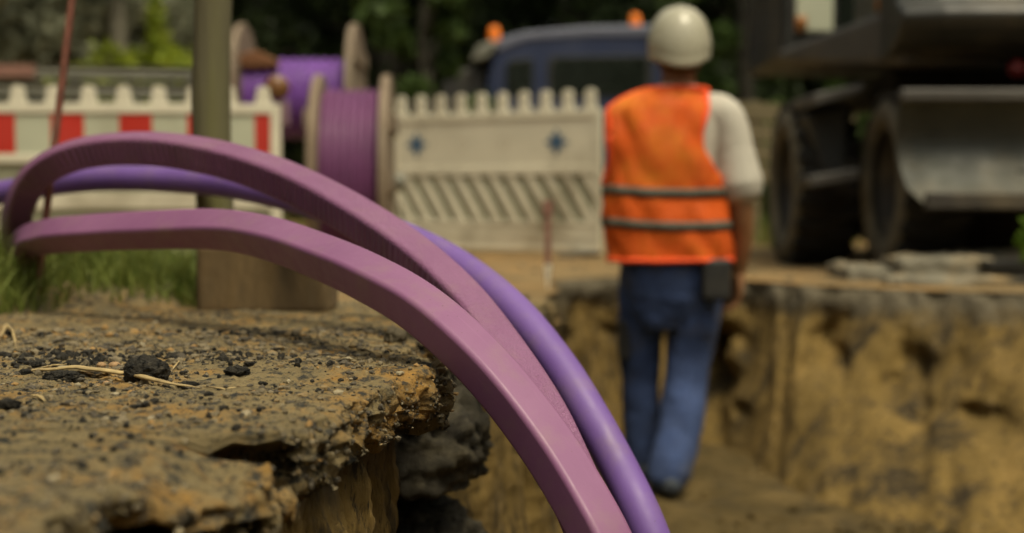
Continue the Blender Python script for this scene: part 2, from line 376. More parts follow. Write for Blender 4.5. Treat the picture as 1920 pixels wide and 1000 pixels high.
# rim loop of the excavation
ly = np.concatenate([np.arange(-1, 1.2, .03), np.arange(1.2, 2.7, .0045), np.arange(2.7, 6.35, .022)])
L = [np.stack([rims(ly), ly], 1)]
poly = [(.19, 6.35), (.27, 6.55), (.5, 6.62), (.95, 6.45), (1.35, 5.95), (1.9, 5.45), (2.7, 4.5), (2.95, 2.5), (2.7, 0), (1.8, -1.3), (0, -1.5), (-.8, -1.3), (-1., -1.0)]
for a, b in zip(poly[:-1], poly[1:]):
    a = np.array(a); b = np.array(b); n = max(2, int(np.linalg.norm(b-a)/.022))
    L.append(a+(b-a)*np.linspace(0, 1, n, endpoint=False)[:, None])
rim = np.concatenate(L); nrim = len(rim)
k = 15
def smooth_loop(A, k):
    B = np.zeros_like(A)
    for i in range(-k, k+1): B += np.roll(A, i, 0)
    return B/(2*k+1)
rim_s = rim.copy(); sm = smooth_loop(rim, 9); msk = ~((rim[:, 1] < 2.9) & (rim[:, 0] < .2)); rim_s[msk] = sm[msk]
rim_s[msk] += np.stack([pn(rim[msk, 0]*4, rim[msk, 1]*4, 1.)*.06, pn(rim[msk, 0]*4, rim[msk, 1]*4, 6.)*.06], 1)
tg = smooth_loop(np.roll(rim_s, -3, 0)-np.roll(rim_s, 3, 0), 12); tg /= np.linalg.norm(tg, axis=1)[:, None]+1e-9
nin = np.stack([tg[:, 1], -tg[:, 0]], 1)
NT = 170; t = (np.linspace(0, 1, NT)**1.35)[None, :]
ry_ = rim_s[:, 1][:, None]; rx_ = rim_s[:, 0][:, None]
isleft = (rx_ < .25) & (ry_ > -1) & (ry_ < 6.3)
rightm = sst(.8, 1.6, rx_)*sst(1.0, 4.4, ry_)
bank = sst(.65, 1.15, rx_)*sst(3.4, 4.4, ry_)
nin[:, 0] = nin[:, 0]*(1-bank[:, 0])-.27*bank[:, 0]; nin[:, 1] = nin[:, 1]*(1-bank[:, 0])-.96*bank[:, 0]
tal = np.where(isleft, .10, .15)+bank*(.22+.70*sst(.95, 1.5, rx_))
rec = np.where(isleft, .018*sst(1.45, 1.5, ry_)*(1-sst(2.3, 2.6, ry_))+.018+.26*np.exp(-(np.abs(ry_-2.50)/.33)**6)+.16*sst(1.44, 1.40, ry_), -.01)
ztop = np.where(isleft, road_z(rx_, ry_)-.030, road_z(rx_, ry_)-.0)
zb = -.90
Zw = ztop+(zb-ztop)*t
texp = 2.0-.75*bank; ins = tal*t**texp-rec*(1-.4*t)+.0*t
Xc = rx_+0*t; Yc = ry_+0*t
sc = 1.
n1 = fbm(Xc*5, Yc*5, Zw*1.3, 5); n2 = fbm(Xc*14, Yc*14, Zw*3, 4); n3 = fbm(Xc*45, Yc*45, Zw*16, 3)
n4 = pn(Xc*3.6+4, Yc*3.6, Zw*3.6); hole = np.clip(n4-.60, 0, 1)
n5 = np.abs(pn(Xc*7+9, Yc*7, Zw*1.3))
far = np.where(isleft, .35+.6*sst(3, 5, ry_), 1.)
ins = ins+far*(.10*n1+.05*n2)+.014*n3*np.where(isleft, 1.2, 1)-.55*hole*far+far*.07*(n5-.3)+.030*fbm(Xc*9, Yc*9, Zw*2.2, 4)*np.where(isleft, 1, 0)
for hx, hz, sx_, sz_, am in ((.93, -.50, .10, .24, .40), (1.62, -.50, .08, .14, .20), (1.80, -.60, .08, .12, .22), (1.32, -.38, .05, .13, .18), (2.1, -.45, .05, .2, .2), (.6, -.35, .09, .10, .12)):
    ins = ins-am*(1+.6*n2)*np.exp(-((Xc-hx+.10*n1+.05*pn(Xc*9, Zw*9, hx))/sx_)**2-((Zw-hz+.14*pn(Xc*6, Zw*6, hx*3))/sz_)**2)*(Yc > 4.2)*(~isleft)
ins = ins+np.where(isleft, .012, .022)*fbm(Xc*19, Yc*19, Zw*2.6, 4)*sst(0, .12, t)
cr_ = np.exp(-((Zw-ztop+.05)/.06)**2); ins = ins+np.where(isleft, 0, .03)*cr_*(1+pn(Xc*8, Yc*8, 3.))
base_ = tal*t**texp-rec*(1-.4*t); ins = np.where(isleft, base_+(ins-base_)*(.25+.75*sst(0, .15, t)), np.maximum(ins, -.012-.5*sst(.06, .22, t))*sst(0, .03, t))
ins = ins+np.where(isleft & (ry_ < 3), .012, .0)*fbm(Xc*60, Yc*60, Zw*12, 4)*sst(0, .05, t)
Xw = rx_+nin[:, 0][:, None]*ins; Yw = ry_+nin[:, 1][:, None]*ins
Vw = np.stack([Xw, Yw, Zw], -1)
Vw = np.concatenate([Vw, Vw[:1]], 0)
o = mesh_np('trench_wall', Vw.reshape(-1, 3), grid_faces(nrim+1, NT), m_wall); tag(o, kind='structure')
# floor
gx = np.arange(-1.6, 3.6, .03); gy = np.arange(-1.9, 7.1, .03); GX, GY = np.meshgrid(gx, gy, indexing='xy')
GZ = -.865+.035*fbm(GX*2, GY*2, .5, 4)+.02*fbm(GX*9, GY*9, 1.5, 3)
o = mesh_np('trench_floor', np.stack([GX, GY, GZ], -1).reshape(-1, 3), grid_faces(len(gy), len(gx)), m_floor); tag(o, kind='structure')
# outer ground, one sheet from the rim to the horizon
cen = np.array([.9, 2.6]); rr = np.concatenate([[0], np.geomspace(.02, 500, 75)])
sub = np.arange(0, nrim, 2); rg = rim_s[sub]; dv = rg-cen; dv /= np.linalg.norm(dv, axis=1)[:, None]
PX = rg[:, 0][:, None]+dv[:, 0][:, None]*rr; PY = rg[:, 1][:, None]+dv[:, 1][:, None]*rr
under = sst(-3.5, -3.0, PX)*(1-sst(4.4, 5.4, PY))*sst(-1.15, -1.0, PY)*(PX < .25)*sst(5.4, 5.0, PY)
PZ = road_z(PX, PY)-.085*under+.02*fbm(PX*1.3, PY*1.3, 4., 3)*sst(.0, .5, rr)+.012*fbm(PX*7, PY*7, 4., 3)*(1-sst(20, 60, rr))
PZ = np.where(under > .3, np.minimum(PZ, road_z(PX, PY)-.06), PZ)
PV = np.stack([PX, PY, PZ], -1); PV = np.concatenate([PV, PV[:1]], 0)
o = mesh_np('ground', PV.reshape(-1, 3), grid_faces(len(sub)+1, len(rr), flip=True), m_ground); tag(o, kind='structure')

# ------------------------------------------------------------------ rubble on the asphalt
import bmesh
def ico(sub_):
    bm = bmesh.new(); bmesh.ops.create_icosphere(bm, subdivisions=sub_, radius=1)
    V = np.array([v.co[:] for v in bm.verts]); Fc = np.array([[v.index for v in f.verts] for f in bm.faces]); bm.free(); return V, Fc
IV, IF = ico(1)
def scatter(name, P, rad, matl, flat=.65, seed=1):
    g = np.random.default_rng(seed); n = len(P)
    V = IV[None]*(1+g.uniform(-.35, .35, (n, len(IV), 1)))
    V = V*g.uniform(.6, 1.25, (n, 1, 3))*rad[:, None, None]; V[..., 2] *= flat
    a = g.uniform(0, 6.28, n); c, s = np.cos(a)[:, None], np.sin(a)[:, None]
    x = V[..., 0]*c-V[..., 1]*s; y = V[..., 0]*s+V[..., 1]*c
    V = np.stack([x, y, V[..., 2]], -1)+P[:, None, :]
    Fc = (IF[None]+(np.arange(n)*len(IV))[:, None, None]).reshape(-1, 3)
    return mesh_np(name, V.reshape(-1, 3), Fc, matl, smooth=False)
g = np.random.default_rng(11)
n = 30000
yy = .95+2.9*g.random(n)**1.15; xx = rimx(yy)-.004-g.random(n)**.9*(1.15*np.clip(yy/2.4, .45, 1.5))
dens = fbm(xx*4, yy*4, 2.2, 3); band = np.exp(-((yy-2.25)/.22)**2)*.5
keep = (dens+.35*g.random(n)+band > .10); xx, yy = xx[keep], yy[keep]; n = len(xx)
rad = .0009+.0052*g.random(n)**6+.0006*g.random(n)
rad *= np.where((yy > 2.0) & (yy < 2.6), 1.45, 1)
o = scatter('gravel', np.stack([xx, yy, slab_z(xx, yy)+rad*.25], 1), rad, m_crumb)
tag(o, 'asphalt crumbs and grit scattered over the broken road', 'gravel', kind='stuff')
n = 4200; yy = 2.02+.50*g.random(n); xx = rimx(yy)-.03-1.0*g.random(n); cl_ = fbm(xx*5, yy*9, 8.8, 3)+.5*np.exp(-((xx+.62)/.16)**2-((yy-2.12)/.12)**2)
ok = cl_ > .10+.22*g.random(n); xx, yy = xx[ok], yy[ok]; rad = .0018+.0065*g.random(len(xx))**3.5
o = scatter('asphalt_crumbs', np.stack([xx, yy, slab_z(xx, yy)+rad*.3], 1), rad, m_lump, flat=.85, seed=12)
tag(o, 'band of black asphalt crumbs across the middle of the broken road', 'gravel', kind='stuff')
n = 260; yy = 1.2+.85*g.random(n); xx = rimx(yy)-.01-.6*g.random(n); rad = .0020+.0045*g.random(n)**3
o = scatter('loose_chips', np.stack([xx, yy, slab_z(xx, yy)+rad*.35], 1), rad, m_lump, flat=.8, seed=14)
tag(o, 'scattered black chips near the broken edge of the road', 'gravel', kind='stuff')
n = 420; yy = 1.22+.26*g.random(n); xx = -.40+.20*g.random(n); ok = xx < rimx(yy+.06)-.005; xx, yy = xx[ok], yy[ok]; rad = .003+.016*g.random(len(xx))**2.5
o = scatter('cavity_rubble', np.stack([xx, yy, -.062-.03*g.random(len(xx))-.12*np.clip(1.34-yy, 0, 1)], 1), rad, m_asph, flat=.9, seed=15)
tag(o, 'broken stone lying in the hollow under the near road edge', 'rubble', kind='stuff')
LX, LY, LZ = np.array(low_x), np.array(low_y), np.array(low_z)
ky = g.integers(60, 640, 8500); kk = g.integers(1, 31, 8500); sel = (ys[ky] > .9) & (ys[ky] < 3.0); ky, kk = ky[sel], kk[sel]
rad = .0008+.0045*g.random(len(ky))**6
o = scatter('edge_gravel', np.stack([LX[kk, ky]+g.normal(0, .002, len(ky)), LY[kk, ky], LZ[kk, ky]+g.normal(0, .003, len(ky))], 1), rad, m_crumb, flat=.85, seed=9)
tag(o, 'grit and stone chips bound into the broken asphalt edge', 'gravel', kind='stuff')
# crumbs in the bank and on the far side
n = 1500; yy = g.uniform(4.6, 8, n); xx = g.uniform(-1.2, 3.4, n)
ok = ~((xx > .05) & (yy < 6.75-(np.maximum(xx-.9, 0))*1.0)); xx, yy = xx[ok], yy[ok]; rad = .004+.022*g.random(len(xx))**4
o = scatter('rubble', np.stack([xx, yy, road_z(xx, yy)+.0*xx], 1), rad, m_crumb, seed=3)
tag(o, 'loose rubble strewn over the sandy ground beyond the trench', 'rubble', kind='stuff')
n = 500; yy = g.uniform(4.3, 6.3, n); xx = g.uniform(.2, 1.5, n); rad = .006+.03*g.random(n)**4
o = scatter('soil_clods', np.stack([xx, yy, np.full(n, -.865)], 1), rad, m_floor, seed=4)
tag(o, 'soil clods fallen on the trench floor', 'soil', kind='stuff')

IV3, IF3 = ico(5)
def lump(name, p, size, matl, label, cat, seed, flat=(1,1,1), rz=0, ang=.35, parent=None):
    d = IV3.copy(); r = 1+ang*fbm(d[:, 0]*1.4+seed, d[:, 1]*1.4, d[:, 2]*1.4, 3)+.16*fbm(d[:, 0]*5+seed, d[:, 1]*5, d[:, 2]*5, 3)+.09*pn(d[:, 0]*12+seed, d[:, 1]*12, d[:, 2]*12)+.05*pn(d[:, 0]*30+seed, d[:, 1]*30, d[:, 2]*30)
    V = d*r[:, None]*np.array(flat)*size
    x = V[:, 0]*math.cos(rz)-V[:, 1]*math.sin(rz); y = V[:, 0]*math.sin(rz)+V[:, 1]*math.cos(rz)
    V = np.stack([x, y, V[:, 2]], 1); V[:, 2] = np.maximum(V[:, 2], -size*flat[2]*.55)
    o = mesh_np(name, V, IF3, matl, parent=parent); o.location = p
    if label: tag(o, label, cat)
    return o
def on(px, py):   # point on the road surface that shows at this pixel of the reference
    Yg = 2.
    for _ in range(25):
        q = at(px, py, Yg); zt = float(slab_z(np.array([q.x]), np.array([Yg]))[0]); Yg = Yg*(CZ-zt)/max(1e-3, CZ-q.z)
    q = at(px, py, Yg); q.z = float(slab_z(np.array([q.x]), np.array([q.y]))[0]); return q
def chunk(px, py, wpx, label, seed, flat=(1, .9, .8), m=m_lump, name='asphalt_lump', cat='asphalt lump', up=.5, ang=.35, rz=0):
    p = on(px, py); s = wpx/F*p.y/2; p.z += s*flat[2]*up
    return lump(name, p, s, m, label, cat, seed, flat, rz, ang)
chunk(276, 714, 82, 'largest black asphalt lump, leaning on the dry straw stalk', 1.3, (1, .9, .78), ang=.22)
chunk(443, 704, 44, 'small angular black lump alone to the right of the straw stalk', 5.1, (1, .8, .55), ang=.5)
chunk(118, 712, 66, 'flat black clod behind the middle of the straw stalk', 7.7, (1.1, .8, .42))
chunk(48, 703, 26, 'dark grey stone at the left tip of the straw stalk', 9.9, (1, .8, .6), m=m_lump, name='stone', cat='stone')
chunk(165, 706, 60, 'low brown clod between the flat black clod and the largest lump', 12.7, (1.3, .9, .3), m=m_asph, name='soil_clod', cat='clod')
chunk(215, 690, 24, 'smooth tan pebble left of the largest black lump', 3.7, (1, .9, .65), m=m_pebble, name='pebble', cat='pebble', ang=.1)
chunk(190, 689, 17, 'small ochre pebble behind the straw stalk', 4.7, (1, .9, .8), m=m_pebble, name='pebble', cat='pebble', ang=.15)
chunk(200, 722, 15, 'orange pebble in front of the straw stalk', 6.7, (1, .9, .7), m=m_pebble, name='pebble', cat='pebble', ang=.15)
chunk(352, 728, 38, 'black crumbly lump at the right end of the straw stalk', 15.2, (1.1, .8, .35))
chunk(258, 764, 26, 'flat black stone in the sand below the straw stalk', 22.2, (1.1, .8, .4), name='stone', cat='stone')
chunk(392, 745, 18, 'dark crumb in the sand right of the straw stalk end', 23.1, (1, .8, .8), name='stone', cat='stone')
chunk(742, 640, 42, 'brown stone at the edge of the road just under the mauve duct', 25.1, (1, .9, .9), m=m_wall, name='stone', cat='stone')
chunk(15, 765, 44, 'dark blurred lump at the far left front of the road', 28.1, (1, .9, .5))
chunk(70, 690, 28, 'small black clod behind the dark grey stone', 33.3, (1, .9, .5))
chunk(492, 722, 15, 'tiny black crumb farthest right of those near the edge', 37.3, (1.2, .9, .6), name='stone', cat='stone')
m_clod = soil('dark_clay_rock', [(.075, .066, .048), ((.14, .12, .08), 20, .50, .62, 7), ((.025, .022, .017), 12, .50, .62, 6)], [(25, 1.), (90, .9), (300, .4)])
lump('buried_rock', (-.20, 2.58, -.21), .155, m_clod, 'big dark grey rock jutting from the trench wall behind the road corner', 'rock', 41.3, (1.05, .9, .85), .4, .42)
lump('buried_rock', (-.17, 2.66, -.43), .13, m_clod, 'lower dark rock beneath the big one in the trench wall', 'rock', 52.9, (1, .9, .8), 1.2, .45)
# straw
def stalk(name, pts, w_, label, seed, flat=.35, hts=None):
    P = [on(a, b) for a, b in pts]
    if hts:
        for q, h in zip(P, hts): q.z += h
    C = []
    for i in range(len(P)-1):
        for u in np.linspace(0, 1, 10, endpoint=False): C.append(P[i].lerp(P[i+1], u))
    C.append(P[-1]); V = []; m = len(C); k = 8
    for i, c in enumerate(C):
        tt = (C[min(i+1, m-1)]-C[max(i-1, 0)]).normalized(); sd_ = tt.cross(Vector((0, 0, 1))).normalized(); up = sd_.cross(tt)
        f = i/(m-1); ww = w_*(.35+1.1*math.sin(math.pi*min(1, f*.9+.12))**.8)*(1+.25*float(pn(f*9+seed, .3)))
        for j in range(k):
            a = 2*math.pi*j/k; rj = 1+.4*float(pn(f*2+seed, j*1.3))
            V.append(c+sd_*math.cos(a)*ww*rj+up*(math.sin(a)*ww*flat*rj+ww*flat)+Vector((0, 0, .002*float(pn(f*6+seed, 1.)))))
    Fc = grid_faces(m, k, wrap=True); Fc = [tuple(f) for f in Fc]+[tuple(range(k)), tuple(range((m-1)*k, m*k))]
    o = mesh_np(name, V, Fc, m_straw); tag(o, label, 'straw'); return o
stalk('straw_stalk', [(62, 702), (150, 706), (240, 716), (310, 727), (375, 728)], .0048, 'thick split straw stalk lying in front of the largest black lump', 1.1, hts=[.004, .010, .009, .004, .002])
stalk('straw_stalk', [(316, 700), (330, 690), (341, 683)], .0009, 'short thin straw sticking up right of the largest black lump', 2.1, hts=[0, .004, .008])
stalk('straw_stalk', [(380, 726), (420, 730), (466, 722)], .0008, 'thin curved straw under the small angular lump', 3.1, flat=.9, hts=[.001]*3)
stalk('straw_stalk', [(0, 640), (12, 622), (24, 636), (30, 652)], .0026, 'pale bent straw at the left edge of the picture on the road', 4.1, flat=.9, hts=[.004, .012, .01, 0])
stalk('straw_stalk', [(75, 694), (100, 691), (132, 688)], .0010, 'fine straw behind the flat black clod', 5.1, flat=.9, hts=[.002]*3)
stalk('straw_stalk', [(60, 745), (75, 750), (84, 756)], .0018, 'short greenish straw in the orange sand left of the stalk', 6.1, flat=.6, hts=[.002]*3)

# ------------------------------------------------------------------ grass on the verge
def blades(name, P, h, wd, matl, seed, lean=.5):
    g = np.random.default_rng(seed); n = len(P); a = g.uniform(0, 6.28, n); b = g.uniform(0, 6.28, n); ln = lean*g.random(n)*h
    V = np.zeros((n, 7, 3))
    for k_, (f, ww) in enumerate(((0, 1), (.4, .85), (.75, .5))):
        bx = np.cos(b)*ln*f*f; by = np.sin(b)*ln*f*f
        for j, sg in enumerate((-1, 1)):
            V[:, 2*k_+j, 0] = P[:, 0]+bx+sg*np.cos(a)*wd*ww; V[:, 2*k_+j, 1] = P[:, 1]+by+sg*np.sin(a)*wd*ww; V[:, 2*k_+j, 2] = P[:, 2]+h*f*(1-.15*f)
    V[:, 6, 0] = P[:, 0]+np.cos(b)*ln; V[:, 6, 1] = P[:, 1]+np.sin(b)*ln; V[:, 6, 2] = P[:, 2]+h*(.85)
    fs = np.array([[0, 1, 3], [0, 3, 2], [2, 3, 5], [2, 5, 4], [4, 5, 6]])
    Fc = (fs[None]+(np.arange(n)*7)[:, None, None]).reshape(-1, 3)
    return mesh_np(name, V.reshape(-1, 3), Fc, matl)
g = np.random.default_rng(5)
n = 17000; yy = 2.9+2.4*g.random(n)**1.2; xx = -.72-.10*pn(yy*3, 4.)-g.random(n)*2.2
front = 3.24-.28*sst(-.95, -1.08, xx)+.12*pn(xx*5, 1.)+.08*pn(xx*17, 2.); ok = yy > front+.15*g.random(n)**2; xx, yy = xx[ok], yy[ok]
h = (.05+.10*g.random(len(xx)))*(.65+1.0*sst(-.98, -1.15, xx))*(.6+.9*sst(3.2, 3.6, yy)*(xx > -1.0)+.25*(xx < -1.0))*(1+.5*pn(xx*6, yy*6, 2.))
o = blades('grass', np.stack([xx, yy, slab_z(xx, yy)-.004], 1), np.maximum(h, .02), .0026, m_grass, 3, .9)
tag(o, 'green grass growing on the verge left of the timber block', 'grass', kind='stuff')
n = 2500; yy = g.uniform(9.8, 13, n); xx = g.uniform(-5, 6, n)
o = blades('rough_grass', np.stack([xx, yy, road_z(xx, yy)], 1), .1+.2*g.random(n), .008, m_grass, 4, .6)
tag(o, 'rough grass growing behind the barriers', 'grass', kind='stuff')

# ------------------------------------------------------------------ the ducts
def catmull(P, n):
    P = [np.array(p, float) for p in P]; P = [2*P[0]-P[1]]+P+[2*P[-1]-P[-2]]; out = []
    for i in range(1, len(P)-2):
        for u in np.linspace(0, 1, n, endpoint=False):
            a, b, c, d = P[i-1], P[i], P[i+1], P[i+2]
            out.append(.5*((2*b)+(-a+c)*u+(2*a-5*b+4*c-d)*u*u+(-a+3*b-3*c+d)*u**3))
    out.append(P[-2]); return np.array(out)
def duct(name, ctl, rad, matl, label, square=True, cr=.3, nseg=48):
    """ctl: (px, py, distance, twist in degrees)"""
    C = catmull([(*at(a, b, c), d) for a, b, c, d in ctl], 14)
    for _ in range(6):
        C[1:-1] = .25*C[:-2]+.5*C[1:-1]+.25*C[2:]
    tw = np.radians(C[:, 3]); C = C[:, :3]; m = len(C)
    if square:   # rounded square section
        sec = []; q = nseg//4
        for c_ in range(4):
            a0 = c_*math.pi/2; cx = (1-cr)*(1 if c_ in (0, 3) else -1); cy = (1-cr)*(1 if c_ in (0, 1) else -1)
            for j in range(q):
                a = a0+math.pi/2*j/(q-1); sec.append((cx+cr*math.cos(a), cy+cr*math.sin(a)))
        sec = np.roll(np.array(sec), -q, axis=0)*rad*.93
    else:
        a = np.linspace(0, 2*math.pi, nseg, endpoint=False); sec = np.stack([np.cos(a), np.sin(a)], 1)*rad
    T = np.gradient(C, axis=0); T /= np.linalg.norm(T, axis=1)[:, None]
    view = -C+np.array([0, 0, CZ]); 
    view /= np.linalg.norm(view, axis=1)[:, None]; Nv = view-T*(T*view).sum(1)[:, None]; Nv /= np.linalg.norm(Nv, axis=1)[:, None]     # roughly towards the near side
    B = np.cross(T, Nv); ln = np.concatenate([[0], np.cumsum(np.linalg.norm(np.diff(C, axis=0), axis=1))])
    V = []; UV = []
    for i in range(m):
        c, s = math.cos(tw[i]), math.sin(tw[i]); x = sec[:, 0]*c-sec[:, 1]*s; y = sec[:, 0]*s+sec[:, 1]*c
        wob = 1+.012*pn(ln[i]*7, 2.2)
        V.append(C[i]+(x[:, None]*Nv[i]+y[:, None]*B[i])*wob); UV += [(ln[i], k/nseg) for k in range(nseg)]
    V = np.concatenate(V); Fc = [tuple(f) for f in grid_faces(m, nseg, wrap=True)]+[tuple(range(nseg)), tuple(range((m-1)*nseg, m*nseg))]
    o = mesh_np(name, V, Fc, matl, uv=UV)
    tag(o, label, 'duct'); return o
duct('cable_duct', [(52, 560, 3.75, 45), (44, 500, 3.6, 45), (50, 458, 3.3, 45), (85, 445, 3.08, 45), (140, 439, 2.94, 45), (250, 433, 2.80, 45), (400, 430, 2.62, 45), (500, 446, 2.45, 45), (600, 481, 2.28, 45), (690, 521, 2.14, 45), (790, 580, 2.03, 45), (905, 684, 1.94, 47), (1012, 816, 1.87, 49), (1095, 948, 1.80, 50), (1150, 1060, 1.76, 50), (1215, 1230, 1.74, 50), (1290, 1500, 1.78, 50), (1360, 1760, 1.9, 50)],
     .0315, m_pink, 'nearest mauve square-edged duct, the lowest of the bundle, arching into the trench')
duct('cable_duct', [(40, 560, 3.95, 20), (30, 470, 3.75, 20), (34, 395, 3.45, 20), (66, 334, 3.28, 15), (125, 297, 3.16, 12), (200, 281, 3.10, 14), (300, 280, 3.0, 18), (420, 300, 2.88, 26), (540, 341, 2.74, 32), (660, 403, 2.58, 40), (772, 479, 2.44, 44), (866, 566, 2.31, 47), (934, 654, 2.20, 50), (1008, 768, 2.08, 50), (1064, 886, 2.0, 50), (1118, 1010, 1.95, 50), (1170, 1150, 1.92, 50), (1290, 1420, 1.92, 50), (1390, 1700, 2.05, 50)],
     .0330, m_pink2, 'ribbed mauve duct, the highest of the bundle, arching over the grass')
duct('cable_duct', [(-500, 420, 4.1, 0), (-260, 392, 3.95, 0), (-90, 374, 3.8, 0), (30, 357, 3.7, 0), (120, 341, 3.6, 0), (200, 335, 3.52, 0), (300, 336, 3.42, 0), (400, 343, 3.3, 0), (480, 356, 3.18, 0), (560, 375, 3.06, 0), (680, 415, 2.9, 0), (800, 465, 2.75, 0), (890, 520, 2.62, 0), (973, 592, 2.5, 0), (1050, 688, 2.4, 0), (1110, 785, 2.32, 0), (1168, 892, 2.26, 0), (1211, 985, 2.2, 0), (1255, 1110, 2.17, 0), (1320, 1350, 2.16, 0), (1410, 1650, 2.25, 0)],
     .0310, m_lilac, 'smooth round violet duct, behind and right of the mauve ones', square=False)

# ------------------------------------------------------------------ pole, block, rod, stakes
p = at(403, 575, 3.42); p.z = float(slab_z(np.array([p.x]), np.array([p.y]))[0])-.01
mb = MB(); H = 3.2; mb.tube([(.012*math.sin(k*1.3)*.4, .0, H*k/24) for k in range(25)], [.046-.004*k/24+.0015*math.sin(k*2.1) for k in range(25)], 28)
pole = mb.build('timber_pole', m_pole, smooth=True); pole.location = p; tag(pole, 'mossy grey upright pole standing behind the timber block', 'pole')
b = at(367, 578, 3.13); b2 = at(618, 580, 3.13); top = at(400, 452, 3.13)
mb = MB(); mb.box(b.x, b2.x, 3.13, 3.29, 0, top.z+.0)
zb_ = float(slab_z(np.array([b.x]), np.array([3.2]))[0])
blk = MB(); w0 = b2.x-b.x; blk.box(0, w0, 0, .17, 0, top.z-zb_)
blk = blk.build('timber_block', m_block, bevel=.018, seg=4); blk.location = (b.x, 3.13, zb_-.004); tag(blk, 'heavy stained timber block at the foot of the mossy pole', 'block')
a0 = at(142, -60, 3.3); a1 = at(70, 560, 3.3); a1.z = .02
dirv = (a0-a1); a0 = a1+dirv*1.6
mb = MB(); pts = [a1.lerp(a0, k/40)-a1 for k in range(41)]; mb.tube(pts, [.0085+.0007*(k % 2) for k in range(41)], 12)
rod = mb.build('steel_rod', m_rust, smooth=True); rod.location = a1; tag(rod, 'thin leaning rusty rod stuck in the grass', 'rod')
def stake(px, ytop, ybot, Yd, label, w_=.013):
    a, b = at(px, ybot, Yd), at(px-6, ytop, Yd)
    st = thing('marker_stake', (a.x, a.y, a.z), label, 'stake'); hh = b.z-a.z
    mb = MB(); mb.prism([(-w_, .02), (w_, .02), (w_*.9, hh), (-w_*.9, hh)], -.008, .008); mb.build('red_shaft', m_rust_r, st, bevel=.002)
    mb = MB(); mb.prism([(-w_, .02+.055), (-w_*.2, -.02), (w_*.3, -.02), (w_, .02+.055)], -.0095, .0095); mb.build('white_tip', m_white, st)
    mb = MB(); mb.box(-w_*1.5, w_*1.5, -.012, .012, hh-.055, hh+.005); mb.build('stake_head', m_rust_r, st, bevel=.003)
stake(1027, 378, 532, 5.5, 'thin faded red stake with pale foot in front of the white barrier')

